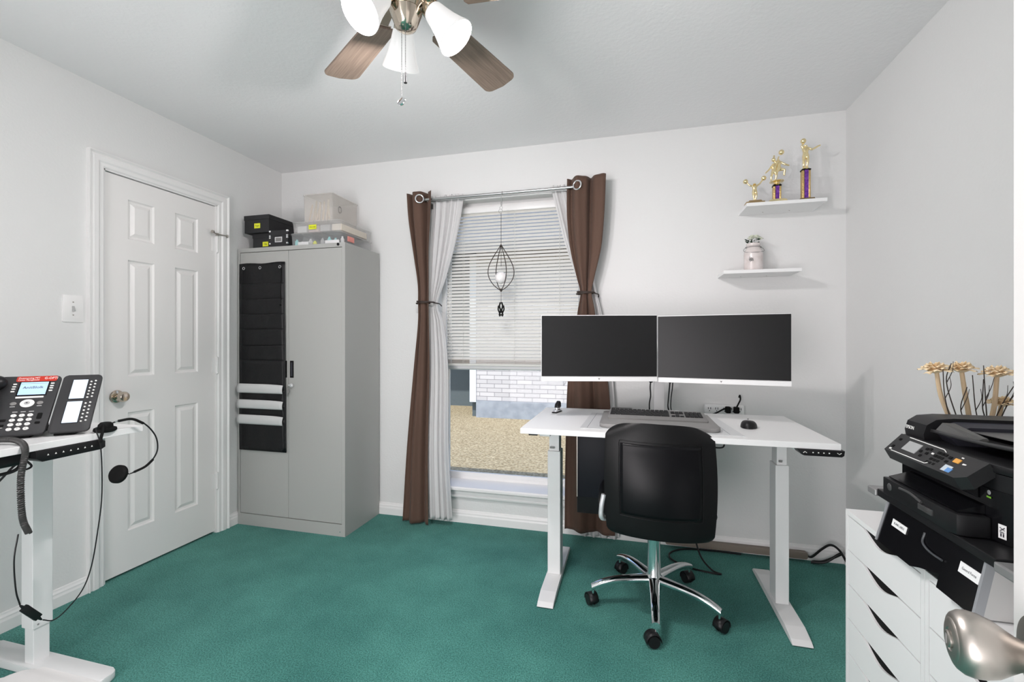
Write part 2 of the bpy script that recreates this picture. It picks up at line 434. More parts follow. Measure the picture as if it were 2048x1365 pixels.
b.cyl((XL + .03, DY1 - .06, z + .004), (XL + .028, DY1 - .052, z + .004), .010, 12); b.cyl((XL + .024, DY1 + .045, z), (XL + .028, DY1 + .053, z), .009, 12)
b.cyl((XL + .006, DY1 - .004, z - .008), (XL + .006, DY1 - .004, z + .008), .009, 12)
b.build('door_stop', M['nickel'], door1, label='brass-toned hinge pin door stop')

# light switch
s = empty('light_switch', (XL, 1.506, 1.347)); tag(s, 'white single toggle light switch plate on the wall left of the closed door', 'light switch')
b = MB(); b.prism(rrect(-.040, -.062, .040, .062, .004), 0, .005, 'x', bev=.002); b.build('switch_plate', M['trim'], s)
b = MB(); b.hexa([(.005, -.005, -.012), (.005, .005, -.012), (.005, .005, .012), (.005, -.005, .012)], [(.016, -.004, -.012), (.016, .004, -.012), (.013, .004, -.002), (.013, -.004, -.002)]); b.build('toggle', M['grey_light'], s)
for z in (-.03, .03):
    b = MB(); b.cyl((.004, 0, z), (.0062, 0, z), .003, 10); b.build('screw', M['nickel'], s)

# ------------------------------------------------------------------ open door beside the camera
D2 = empty('door_2'); struct(D2, 'open white door at the right edge of the view')
dd = Vector((math.sin(R_(14)), math.cos(R_(14)), 0)); nn = Vector((-dd.y, dd.x, 0))
E0 = Vector((.3375, .512, 0))   # free edge of the room-side face
def dpt(al, out, z): p = E0 - dd * al + nn * out; return (p.x, p.y, z)
b = MB(); b.hexa([dpt(0, 0, .012), dpt(.74, 0, .012), dpt(.74, -.035, .012), dpt(0, -.035, .012)], [dpt(0, 0, 2.03), dpt(.74, 0, 2.03), dpt(.74, -.035, 2.03), dpt(0, -.035, 2.03)])
b.build('door_slab', M['door'], D2, smooth=False)
KC = Vector(dpt(.058, 0, .941))
mk = frame_mx(KC, dd, (0, 0, 1)); 
mk = frame_mx(KC, -dd, (0, 0, 1)) if (frame_mx(KC, dd, (0, 0, 1)).to_3x3() @ Vector((0, 0, 1))).dot(nn) < 0 else mk
b = MB(); b.lathe([(0, .0005), (.033, .0005), (.034, .004), (.031, .008), (.014, .011), (.0, .012)], mk, 48); b.build('rosette', M['nickel'], D2)
b = MB(); b.lathe([(r_ * .89, .010 + (z_ - .010) * .80) for r_, z_ in [(0, .010), (.0125, .010), (.0125, .017), (.0135, .0175), (.0145, .021), (.0185, .028), (.0245, .038), (.0275, .048), (.0285, .056), (.0275, .063), (.0245, .068), (.0225, .0695), (.0195, .070), (.0185, .0712), (.0165, .0716), (.0105, .0722), (.0098, .0712), (0, .0712)]], mk, 64)
kn = b.build('door_knob', M['nickel'], D2, label='brushed nickel egg-shaped knob')
b = MB(); b.lathe([(0, .0589), (.0070, .0589), (.0070, .0608), (.006, .0616), (0, .0616)], mk, 32); b.build('knob_button', M['nickel'], kn)
b = MB(mk @ Matrix.Translation((0, 0, .0616))); b.box((-.0012, -.004, 0), (.0012, .004, .0006)); b.build('keyway', M['grey_plastic'], kn)

# ------------------------------------------------------------------ window
W = empty('window_1', (0, 0, 0)); struct(W, 'double hung window with white frame in the back wall')
GY = 2.905
b = MB()
b.box((WX0, GY - .02, WZ0), (WX0 + .028, GY + .03, WZ1)); b.box((WX1 - .028, GY - .02, WZ0), (WX1, GY + .03, WZ1)); b.box((WX0, GY - .02, WZ1 - .03), (WX1, GY + .03, WZ1)); b.box((WX0, GY - .02, WZ0), (WX1, GY + .03, WZ0 + .045))
b.build('window_frame', M['trim'], W, smooth=False)
def sash(name, z0, z1, y):
    b = MB(); x0, x1 = WX0 + .028, WX1 - .028; w = .022
    b.box((x0, y - .012, z0), (x0 + w, y + .012, z1), .003); b.box((x1 - w, y - .012, z0), (x1, y + .012, z1), .003); b.box((x0 + w, y - .012, z0), (x1 - w, y + .012, z0 + w + .006), .003); b.box((x0 + w, y - .012, z1 - w), (x1 - w, y + .012, z1), .003)
    s_ = b.build(name, M['trim'], W, smooth=False)
    b = MB(); b.box((x0 + w, y - .002, z0 + w), (x1 - w, y + .002, z1 - w)); b.build('pane', M['glass'], s_, smooth=False)
sash('lower_sash', .278, 1.03, GY - .006); sash('upper_sash', 1.00, 2.095, GY + .02)
b = MB(); b.prism([(2.745, .228), (2.745, .240), (2.752, .247), (GY - .02, .262), (GY - .02, .236), (D, .2355), (D, .228)], WX0 - .0, WX1 + .0, 'x'); b.build('window_sill', M['trim'], W, smooth=False)
b = MB(); b.prism([(D, .228), (D - .03, .228), (D - .03, .215), (D - .018, .205), (D - .018, .185), (D - .025, .18), (D - .022, .170), (D - .010, .160), (D, .157)], WX0 - .0, WX1 + .0, 'x'); b.build('window_apron', M['trim'], W, smooth=False)

# blind
BL = empty('window_blind', (0, 0, 2.11)); tag(BL, 'off-white horizontal slat blind lowered over the upper half of the window', 'window blind')
bx0, bx1, by = WX0 + .045, WX1 - .045, 2.862
b = MB(); b.box((bx0, by - .018, 2.050 - 2.11), (bx1, by + .02, 2.088 - 2.11), .003); b.build('headrail', M['trim'], BL)
b = MB(); ns = 44; z0, z1 = 1.082, 2.040
for i in range(ns):
    z = z0 + (z1 - z0) * i / (ns - 1) - 2.11
    t = R_(48); hw = .0132
    def f(u, v, z=z):
        k = (v - .5) * 2; return (bx0 + (bx1 - bx0) * u, by + k * hw * math.cos(t) + .0015 * (1 - k * k) * math.sin(t), z + k * hw * math.sin(t) * 1 + .002 * (1 - k * k))
    b.grid(f, 1, 4)
b.build('slats', M['slat'], BL)
b = MB()
for i in range(6): b.box((bx0, by - .012, 1.048 + i * .0045 - 2.11), (bx1, by + .012, 1.050 + i * .0045 - 2.11))
b.build('stacked_slats', mat('blind_stack_taupe', (.50, .44, .38), .6), BL)
b = MB(); b.box((bx0, by - .013, 1.030 - 2.11), (bx1, by + .013, 1.046 - 2.11), .004); b.build('bottom_rail', M['slat'], BL)
b = MB()
for x in (bx0 + .12, (bx0 + bx1) / 2 + .03, bx1 - .12):
    for yy in (by - .0135, by + .0135): b.tube([(x, yy, 2.05 - 2.11), (x, yy, 1.04 - 2.11)], .0009, 5, smooth=False)
b.build('ladder_cord', M['slat'], BL)
b = MB(); b.tube([(bx0 + .035, by - .022, 2.05 - 2.11), (bx0 + .037, by - .024, 1.5 - 2.11), (bx0 + .036, by - .022, 1.06 - 2.11)], .0022, 8); b.build('tilt_wand', M['clear'], BL)
b = MB()
for k in range(26): b.ball((bx0 + .015 + .002 * math.sin(k), by - .02, 1.76 - k * .026 - 2.11), .0035, 8)
b.build('bead_chain', M['grey_plastic'], BL)
# round sticker on the glass behind the slats
b = MB(); b.cyl((-1.125, GY - .0195, 1.12), (-1.125, GY - .0185, 1.12), .026, 24); st = b.build('round_window_sticker', mat('sticker_blue', (.10, .16, .26), .5)); tag(st, 'small round blue sticker on the window glass, behind the lower left of the blind', 'sticker')
b = MB(); b.torus((-1.125, GY - .020, 1.12), .017, .003, Matrix.Rotation(PI/2, 4, 'X')); b.box((-1.135, GY - .0215, 1.113), (-1.115, GY - .0195, 1.127)); b.build('sticker_emblem', M['white_plastic'], st)

# ------------------------------------------------------------------ curtain rod, curtains
RY = 2.69; RZ = 2.114
cr = empty('curtain_rod', (-.8, RY, RZ)); tag(cr, 'brushed steel double curtain rod above the window', 'curtain rod')
b = MB(); b.tube([(-.530, 0, 0), (.515, 0, 0)], .0085, 16); b.build('front_rod', M['rod'], cr)
b = MB(); b.tube([(-.50, .055, .004), (.54, .055, .004)], .005, 12); b.build('rear_rod', M['rod'], cr)
for x in (-.49, .49):
    b = MB(); b.box((x - .008, .03, -.004), (x + .008, D - RY - .001, .008), .002); b.box((x - .012, D - RY - .004, -.03), (x + .012, D - RY - .0005, .03), .001); b.torus((x, 0, 0), .012, .003, Matrix.Rotation(PI / 2, 4, 'Y')); b.box((x - .004, .008, -.004), (x + .004, .04, .004)); b.build('bracket', M['rod'], cr)

def interp(keys, z):
    keys = sorted(keys)
    if z <= keys[0][0]: return keys[0][1:]
    for a, c in zip(keys, keys[1:]):
        if z <= c[0]:
            t = (z - a[0]) / (c[0] - a[0]); t = t * t * (3 - 2 * t) if len(keys) < 4 else t
            return tuple(a[i] + (c[i] - a[i]) * t for i in range(1, len(a)))
    return keys[-1][1:]
def smooth_keys(keys, n=60):
    keys = sorted(keys); P = catmull([Vector((k[0], k[1], k[2])) for k in keys], 10)
    return keys
def curtain(name, keys, folds, y0, m, z0, z1, ph=0., sway=0., solid=.002, ruffle=0., nu=110, nv=90, top=None):
    """keys: (z, xl, xr, amp, y offset)"""
    ks = sorted(keys); P = []
    # smooth the keys with catmull on each channel
    cs = [catmull([Vector((k[0], k[j], 0)) for k in ks], 12) for j in range(1, 5)]
    def ev(j, z):
        c = cs[j]
        for p, q in zip(c, c[1:]):
            if p.x <= z <= q.x: return p.y + (q.y - p.y) * (z - p.x) / max(1e-9, q.x - p.x)
        return c[0].y if z < c[0].x else c[-1].y
    b = MB()
    rows = []
    for j in range(nv + 1):
        z = z0 + (z1 - z0) * j / nv
        xl, xr, am, yo = (ev(k, z) for k in range(4)); row = []
        for i in range(nu + 1):
            u = i / nu
            w = math.sin(2 * PI * folds * u + ph + sway * math.sin(z * 3)) + .25 * math.sin(2 * PI * folds * 2.3 * u + 1.3 + z * .7)
            zz = z + (ruffle * math.sin(u * 60 + 1) * max(0, (z - (z1 - .03)) / .03))
            row.append(b.v((xl + (xr - xl) * u + am * .25 * math.cos(2 * PI * folds * u + ph), y0 + yo + am * w, zz)))
        rows.append(row)
    for j in range(nv):
        for i in range(nu): b.face([rows[j][i], rows[j][i + 1], rows[j + 1][i + 1], rows[j + 1][i]])
    return b, ev
def mk_curtain(name, label, cat, group, *a, parts=None, **k):
    b, ev = curtain(name, *a, **k); o = b.build(name, a[3], solid=k.get('solid', .002)); tag(o, label, cat, group); return o
cl = mk_curtain('curtain', 'brown grommet curtain tied back on the left side of the window', 'curtain', 'brown curtains',
    [(.012, -1.455, -1.255, .022, .0), (.5, -1.425, -1.26, .022, .005), (1.0, -1.39, -1.262, .02, .03), (1.30, -1.353, -1.263, .017, .02), (1.447, -1.345, -1.262, .012, .01), (1.58, -1.352, -1.262, .017, .015), (1.8, -1.385, -1.258, .022, .01), (2.0, -1.412, -1.240, .026, 0), (2.165, -1.425, -1.232, .030, 0)],
    1.7, RY, M['brown'], .012, 2.165, ph=PI * .95 + PI)
crt = mk_curtain('curtain', 'brown grommet curtain tied back right of the window, partly behind the left monitor', 'curtain', 'brown curtains',
    [(.055, -.39, -.09, .025, .03), (.5, -.385, -.10, .024, .03), (.95, -.37, -.13, .022, .03), (1.2, -.33, -.185, .018, .02), (1.38, -.305, -.205, .014, .012), (1.482, -.288, -.222, .011, .01), (1.58, -.312, -.205, .016, .01), (1.75, -.352, -.168, .022, .01), (1.95, -.372, -.150, .026, 0), (2.17, -.372, -.142, .030, 0)],
    1.9, RY, M['brown'], .055, 2.17, ph=.25)
for c, x, z in ((cl, -1.312, RZ), (crt, -.300, RZ)):
    b = MB(); b.torus((x, RY - .029, z), .0255, .005, Matrix.Rotation(R_(90), 4, 'X') @ Matrix.Rotation(R_(25 if x < -1 else -25), 4, 'Y')); b.build('grommet', M['chrome'], c)
mk_curtain('sheer_curtain', 'white sheer curtain gathered beside the left brown curtain', 'curtain', 'white sheer curtains',
    [(.045, -1.27, -1.105, .014, -.052), (.5, -1.28, -1.135, .012, -.042), (1.0, -1.285, -1.155, .011, 0), (1.30, -1.285, -1.185, .010, 0), (1.44, -1.280, -1.228, .007, 0), (1.60, -1.278, -1.175, .010, 0), (1.8, -1.272, -1.115, .012, 0), (2.0, -1.262, -1.07, .012, 0), (2.145, -1.26, -1.045, .009, 0)],
    4.2, RY + .062, M['sheer'], .045, 2.15, ph=.4, ruffle=.006, solid=.001)
mk_curtain('sheer_curtain', 'white sheer curtain gathered beside the right brown curtain', 'curtain', 'white sheer curtains',
    [(.02, -.30, -.06, .014, 0), (.5, -.30, -.07, .012, 0), (1.0, -.31, -.10, .011, 0), (1.35, -.28, -.160, .010, 0), (1.48, -.285, -.19, .007, 0), (1.62, -.33, -.21, .010, 0), (1.8, -.39, -.22, .012, 0), (2.0, -.44, -.25, .012, 0), (2.145, -.475, -.28, .009, 0)],
    4.2, RY + .062, M['sheer'], .02, 2.15, ph=.9, ruffle=.006, solid=.001)
for x, z, hw, lab in ((-1.300, 1.447, .060, 'left'), (-.258, 1.482, .052, 'right')):
    b = MB()
    for k in range(2): b.torus((x + .004 * k, RY + .03, z + .006 * k), hw, .0045, Matrix.Rotation(R_(4 if k else -3), 4, 'Y'), sc=(1, .75))
    b.tube([(x + hw, RY + .03, z), (x + hw + .022, RY + .07, z - .004), (x + hw + .02, D - .002, z - .016)], .0035, 8)
    tag(b.build('curtain_tieback', mat('tieback_cord', (.03, .017, .012), .6)), 'dark brown cord tieback round the %s curtain' % lab, 'curtain tieback', 'curtain tiebacks')

# wind chime ornament hanging from rod
ch = empty('hanging_ornament', (-.765, RY - .03, 2.1)); tag(ch, 'black wire cage ornament with a frosted orb hanging from the curtain rod', 'hanging ornament')
b = MB(); b.torus((0, .03, .014), .0105, .0018, Matrix.Rotation(PI / 2, 4, 'Y')); b.tube([(0, .018, .012), (.002, .0, -.01), (.002, 0, -.02)], .0016, 8); b.torus((.002, 0, -.03), .009, .0015, Matrix.Rotation(PI / 2, 4, 'X'), sc=(.6, 1.2)); b.cyl((.002, 0, -.072), (.002, 0, -.036), .005, 12)
b.torus((0, 0, -.085), .009, .0015, Matrix.Rotation(PI / 2, 4, 'X')); b.torus((-.003, 0, -.105), .012, .0016, Matrix.Rotation(PI / 2, 4, 'X')); b.build('swivel_hook', M['rod'], ch)
b = MB(); b.tube([(0, 0, -.115), (0, 0, -.31)], .0016, 8); b.tube([(0, 0, -.31), (0, 0, -.445)], .0014, 6); b.build('hanging_wire', M['twig'], ch)
for k in range(4):
    a = R_(20 + 90 * k) + .2; pts = []
    for t in range(13):
        s_ = t / 12; r = .088 * math.sin(PI * s_ ** 1.35) ** .8 if 0 < s_ < 1 else 0
        pts.append((r * math.cos(a), r * math.sin(a) * .6, -.31 - .285 * s_))
    b = MB(); b.tube(pts, .0028, 6, n=3); b.build('cage_wire', M['twig'], ch)
b = MB(); b.ball((0, 0, -.515), .037, 28); b.build('orb', M['orb'], ch)
b = MB(); b.tube([(0, 0, -.595), (0, 0, -.665)], .0013, 6); b.cyl((0, 0, -.60), (0, 0, -.582), .006, 10); b.build('lower_wire', M['twig'], ch)
b = MB()
for sx in (-1, 1):
    b.tube([(sx * .004, 0, -.665), (sx * .010, 0, -.69), (sx * .004, 0, -.715), (sx * .012, 0, -.745)], .005, 8)
    b.tube([(sx * .016, 0, -.685), (sx * .018, 0, -.71), (sx * .010, 0, -.73), (sx * .007, 0, -.752)], .0045, 8)
b.tube([(-.012, 0, -.735), (0, 0, -.725), (.012, 0, -.735)], .004, 8); b.tube([(-.012, 0, -.75), (0, 0, -.742), (.012, 0, -.75)], .004, 8)
b.build('black_pendant', M['black_matte'], ch)

# ------------------------------------------------------------------ standing desk under the monitors
DT = .808
dk = empty('standing_desk', (.15, 2.28, 0)); tag(dk, 'white height-adjustable standing desk carrying the two monitors in front of the window wall', 'desk')
def dl(x, y, z): return (x - .15, y - 2.28, z)
b = MB(); b.box(dl(-.474, 1.957, DT - .024), dl(.770, 2.612, DT), .0015); b.build('tabletop', M['white'], dk, smooth=False)
b = MB(); b.box(dl(-.36, 2.235, DT - .064), dl(.65, 2.265, DT - .0245)); b.box(dl(-.36, 2.295, DT - .064), dl(.65, 2.325, DT - .0245)); 
for x in (-.40, .63): b.box(dl(x, 2.02, DT - .045), dl(x + .05, 2.54, DT - .0245), .003)
b.build('steel_frame', M['white_metal'], dk, smooth=False)
for nm, x0, x1 in (('l', -.400, -.336), ('r', .626, .680)):
    o_ = .006
    b = MB(); b.box(dl(x0, 2.235, .03), dl(x1, 2.325, .645), .003); c = b.build('leg_column', M['white_metal'], dk, smooth=False)
    b = MB(); b.box(dl(x0 + .007, 2.243, .645), dl(x1 - .007, 2.318, DT - .045), .002); b.build('inner_column', M['white_metal'], c, smooth=False)
    b = MB(); b.box(dl(x0 + .012, 2.228, .66), dl(x1 - .03, 2.2355, .668)); b.build('glide', M['grey_plastic'], c)
    xc = (x0 + x1) / 2; w = .037
    b = MB(); b.prism([(2.0 - 2.28, 0.002), (2.585 - 2.28, .002), (2.592 - 2.28, .008), (2.57 - 2.28, .022), (2.50 - 2.28, .030), (2.08 - 2.28, .030), (2.01 - 2.28, .018), (1.985 - 2.28, .006), (1.99 - 2.28, .002)], xc - w - .15, xc + w - .15, 'x', bev=.002); b.build('foot', M['white_metal'], dk, smooth=False)
cp = MB(); cp.prism([(.623 - .15, -.004), (.780 - .15, -.004), (.778 - .15, -.022), (.770 - .15, -.028), (.645 - .15, -.028), (.636 - .15, -.024)], 1.950 - 2.28, 2.02 - 2.28, 'y', bev=.002)
cpo = cp.build('control_panel', M['black'], dk); cpo.location = (0, 0, DT - .024 + .003)
yf = 1.9495 - 2.28
for k in range(4): b = MB(); b.box((.672 + .018 * k - .15, yf - .0006, -.0165), (.676 + .018 * k - .15, yf + .001, -.0125)); b.build('number_icon', M['btn_white'], cpo)
b = MB(); b.tube([(.641 - .15, yf, -.017), (.647 - .15, yf, -.012), (.653 - .15, yf, -.017)], .0012, 6, smooth=False); b.build('up_arrow', M['btn_white'], cpo); b = MB(); b.tube([(.754 - .15, yf, -.012), (.761 - .15, yf, -.017), (.768 - .15, yf, -.012)], .0012, 6, smooth=False)
b.build('down_arrow', M['btn_white'], cpo)
b = MB(); b.box(dl(-.44, 1.975, DT - .034), dl(-.40, 2.03, DT - .0245), .002); b.build('cable_clip', M['black'], dk)
b = MB(); b.box(dl(.47, 2.10, DT - .036), dl(.57, 2.16, DT - .0245), .003); b.build('junction_box', M['white_metal'], dk)
b = MB(); b.tube([dl(.25, 2.05, DT - .03), dl(.30, 2.03, DT - .04), dl(.34, 2.02, DT - .052), dl(.37, 2.02, DT - .05), dl(.378, 2.03, DT - .035), dl(.375, 2.05, DT - .026)], .0032, 8); b.tube([dl(.285, 2.035, DT - .036), dl(.325, 2.022, DT - .049)], .0065, 8)
b.build('desk_cable', M['black'], dk)

# case hanging below the desk
uc = empty('computer_case', (-.14, 2.44, .31)); tag(uc, 'black computer case hanging beneath the white desk in front of the right brown curtain', 'computer')
b = MB(); b.box((-.125, -.10, 0), (.125, .14, .472), .004); b.build('case_body', M['black'], uc)
b = MB(); b.box((-.12, -.105, .085), (.12, -.1005, .465), .002); b.build('front_panel', mat('case_front_dark', (.010, .011, .016), .5, spec=.2), uc)
b = MB(); b.box((-.1255, -.106, .085), (-.122, -.10, .466)); b.build('edge_strip', M['nickel'], uc)

# ------------------------------------------------------------------ monitors and stand
def monitor(xa, ya, xb, yb, zb, zt, label):
    L_ = math.hypot(xb - xa, yb - ya); ang = math.atan2(yb - ya, xb - xa)
    r = empty('monitor', ((xa + xb) / 2, (ya + yb) / 2, zb), ang); tag(r, label, 'monitor', 'dual monitors')
    h = zt - zb; w = L_ / 2
    b = MB(); b.box((-w, .001, 0), (w, .014, h), .002); b.prism(rrect(-w * .7, h * .12, w * .7, h * .85, .02), .014, .040, 'y', bev=.006); b.build('housing', M['white_plastic'], r)
    b = MB(); b.box((-w + .002, -.0012, .024), (w - .002, .0015, h - .003)); b.build('screen', M['screen'], r, smooth=False)
    b = MB(); b.box((-w, -.003, 0), (w, .0012, .0215), .001); b.build('chin_bezel', M['white_plastic'], r, smooth=False)
    lg = MB(); lg.prism([(-.005, .015), (.005, .015), (.002, .010), (0, .006), (-.002, .010)], -.0036, -.0030, 'y'); lg.build('logo_mark', M['grey_plastic'], r)
    return r
monitor(-.421, 2.178, .128, 2.302, 1.000, 1.324, 'left monitor with a dark blank screen, in front of the window')
monitor(.131, 2.318, .690, 2.236, .996, 1.320, 'right monitor with a dark blank screen, below the two wall shelves')
ms = empty('monitor_stand', (.15, 2.555, DT)); tag(ms, 'white dual monitor stand with a square post standing at the back of the desk', 'monitor stand')
b = MB(); b.box((-.10, -.072, .0005), (.11, .052, .010), .003); b.build('base_plate', M['white_metal'], ms)
b = MB(); b.box((-.026, -.018, .010), (.028, .018, .40), .003); b.build('post', M['white_metal'], ms)
b = MB(); b.tube([(-.30, -.145, .345), (-.15, -.09, .345), (0, -.03, .345)], .012, 12); b.tube([(0, -.03, .345), (.15, -.09, .345), (.28, -.125, .345)], .012, 12); b.box((-.03, -.045, .325), (.03, -.015, .365), .003)
b.build('support_arm', M['white_metal'], ms)
for x, y, yy in ((-.30, -.145, -.20), (.28, -.125, -.185)):
    a = math.atan2(.124, .549) if x < 0 else -math.atan2(.082, .559)
    cx, cy = ((-.421 + .128) / 2 - .15, 2.24 - 2.555) if x < 0 else ((.131 + .69) / 2 - .15, 2.277 - 2.555)
    nx, ny = -math.sin(a), math.cos(a)
    b = MB(); b.cyl((cx + nx * .0405, cy + ny * .0405, .345), (x, y, .345), .014, 14); b.hexa([(cx + nx * .0402 + s_ * .045 * math.cos(a), cy + ny * .0402 + s_ * .045 * math.sin(a), .345 + t * .045) for s_, t in ((-1, -1), (1, -1), (1, 1), (-1, 1))], [(cx + nx * .046 + s_ * .045 * math.cos(a), cy + ny * .046 + s_ * .045 * math.sin(a), .345 + t * .045) for s_, t in ((-1, -1), (1, -1), (1, 1), (-1, 1))]); b.build('mounting_head', M['white_metal'], ms)
def cable(name, pts, r, m, label, group=None, seg=8):
    o = MB().tube(pts, r, seg).build(name, m); tag(o, label, 'cable', group); return o
b = MB(); b.tube([(.108, 2.45, 1.02), (.105, 2.47, .985), (.104, 2.50, .95), (.108, 2.55, .90), (.104, 2.60, .85), (.106, 2.63, .79), (.11, 2.65, .72)], .0035, 8); b.cyl((.106, 2.44, 1.02), (.106, 2.462, .985), .010, 12)
tag(b.build('monitor_cable', M['black']), 'black cable with a plug hanging left of the monitor stand post', 'cable', None)
b = MB(); b.tube([(.200, 2.42, 1.02), (.197, 2.47, .94), (.198, 2.54, .88), (.203, 2.62, .83), (.22, 2.64, .78), (.24, 2.65, .70)], .0035, 8); b.tube([(.213, 2.42, 1.02), (.212, 2.47, .95), (.212, 2.54, .89), (.218, 2.62, .825), (.235, 2.645, .77)], .0028, 8); b.cyl((.200, 2.42, 1.02), (.199, 2.45, .985), .008, 12)
tag(b.build('monitor_cable', M['black']), 'pair of black cables hanging right of the monitor stand post', 'cable', None)

# ------------------------------------------------------------------ things on the desk
b = MB(); b.prism([(-.216, 2.022), (.452, 2.010), (.420, 2.452), (-.198, 2.47)], DT + .0002, DT + .0024, 'z')
dm = b.build('desk_mat', M['mat'], smooth=False); tag(dm, 'pale grey desk mat with a thin border line under the keyboard', 'desk mat')
zz = DT + .0026
for p, q in (((-.185, 2.03), (-.170, 2.45)), ((.400, 2.03), (.375, 2.44))): b = MB(); b.tube([(*p, zz), (*q, zz)], .0009, 5, smooth=False); b.build('border_line', M['mat_line'], dm)
wr = MB(); wr.prism([(x, y) for x, y in rrect(-.133, 2.045, .372, 2.452, .035, 6)], DT + .003, DT + .020, 'z', bev=.005)
wo = wr.build('keyboard_tray', mat('tray_grey', (.25, .245, .24), .5)); tag(wo, 'wide grey rounded lap tray lying on the desk mat beneath the keyboard', 'tray')
kb_ = empty('keyboard', (.12, 2.285, DT + .0205), R_(-1.2)); tag(kb_, 'dark-keyed full-size keyboard resting on the grey tray', 'keyboard')
tl = R_(4)
km = Matrix.Rotation(tl, 4, 'X')
b = MB(km); b.prism(rrect(-.221, -.098, .225, .098, .012), .001, .013, 'z', bev=.003); b.build('keyboard_body', M['grey_plastic'], kb_)
def keyrow(y, xs): 
    for x, w, hgt in xs:
        b = MB(km); b.hexa([(x + .0008, y - hgt / 2 + .0008, .013), (x + w - .0008, y - hgt / 2 + .0008, .013), (x + w - .0008, y + hgt / 2 - .0008, .013), (x + .0008, y + hgt / 2 - .0008, .013)], [(x + .002, y - hgt / 2 + .002, .0175), (x + w - .002, y - hgt / 2 + .002, .0175), (x + w - .002, y + hgt / 2 - .0015, .0175), (x + .002, y + hgt / 2 - .0015, .0175)])
        b.build('key', M['keys'], kb_, smooth=False)
P_ = .0192; x0 = -.214
keyrow(.078, [(x0 + i * .0212, .0205, .015) for i in range(13)])
keyrow(.055, [(x0 + i * P_, P_, .019) for i in range(13)] + [(x0 + 13 * P_, P_ * 1.4, .019)])
keyrow(.035, [(x0, P_ * 1.4, .019)] + [(x0 + P_ * (1.4 + i), P_, .019) for i in range(13)])
keyrow(.015, [(x0, P_ * 1.7, .019)] + [(x0 + P_ * (1.7 + i), P_, .019) for i in range(11)] + [(x0 + 12.7 * P_, P_ * 1.7, .019)])
keyrow(-.005, [(x0, P_ * 2.2, .019)] + [(x0 + P_ * (2.2 + i), P_, .019) for i in range(10)] + [(x0 + 12.2 * P_, P_ * 2.2, .019)])
keyrow(-.025, [(x0, P_ * 1.3, .019), (x0 + P_ * 1.3, P_ * 1.3, .019), (x0 + P_ * 2.6, P_ * 6, .019), (x0 + P_ * 8.6, P_ * 1.9, .019), (x0 + P_ * 10.5, P_ * 1.9, .019), (x0 + P_ * 12.4, P_ * 2, .019)])
x1 = x0 + 14.8 * P_
keyrow(.055, [(x1 + i * P_, P_, .019) for i in range(3)]); keyrow(.035, [(x1 + i * P_, P_, .019) for i in range(3)]); keyrow(-.005, [(x1 + P_, P_, .017)]); keyrow(-.025, [(x1 + i * P_, P_, .017) for i in range(3)])
x2 = x1 + 3.3 * P_
for yy in (.055, .035, .015, -.005, -.025): keyrow(yy, [(x2 + i * P_, P_, .019) for i in range(4)])
b = MB(); b.box((-.097, 2.50, DT + .0005), (.013, 2.56, DT + .022), .003); bo = b.build('small_flat_box', M['grey_plastic']); tag(bo, 'small flat dark grey box on the desk behind the keyboard, left of the monitor stand', 'box')
b = MB(); b.box((-.092, 2.505, DT + .0222), (.008, 2.555, DT + .0228)); b.build('box_lid_seam', M['black'], bo)
# mouse
mo = empty('computer_mouse', (.515, 2.235, DT), R_(-12)); tag(mo, 'black wireless mouse standing on the right part of the desk', 'mouse')
b = MB()
def mf(u, v):
    a = 2 * PI * u; ph = PI / 2 * v; ex = .034 * (1 + .08 * math.cos(a)); rr = math.cos(ph) ** .55
    return (ex * rr * math.cos(a) * (1.0), .054 * rr * math.sin(a), .001 + .031 * math.sin(ph) * (1 - .22 * math.sin(a) * rr))
b.grid(mf, 32, 12); bmesh.ops.remove_doubles(b.bm, verts=b.bm.verts, dist=1e-5); bmesh.ops.holes_fill(b.bm, edges=b.bm.edges); b.build('mouse_shell', M['black'], mo)
b = MB(); b.tube([(0, .030, .0325), (0, .036, .031)], .0035, 10); b.build('scroll_wheel', M['grey_plastic'], mo)
# stapler
sp = empty('stapler', (-.385, 2.44, DT), R_(75)); tag(sp, 'small black and chrome stapler standing at the left back of the desk', 'stapler')
b = MB(); b.box((-.04, -.014, .0005), (.04, .014, .006), .002); b.build('stapler_base', M['black'], sp)
b = MB(); b.box((-.036, -.011, .006), (.038, .011, .016), .002); b.box((-.015, -.008, .016), (.030, .008, .028), .003); b.build('magazine', M['chrome'], sp)
b = MB(); b.prism([(-.012, .026), (.034, .026), (.034, .050), (.022, .060), (-.005, .045)], -.010, .010, 'y', bev=.002); b.build('lever', M['black'], sp)

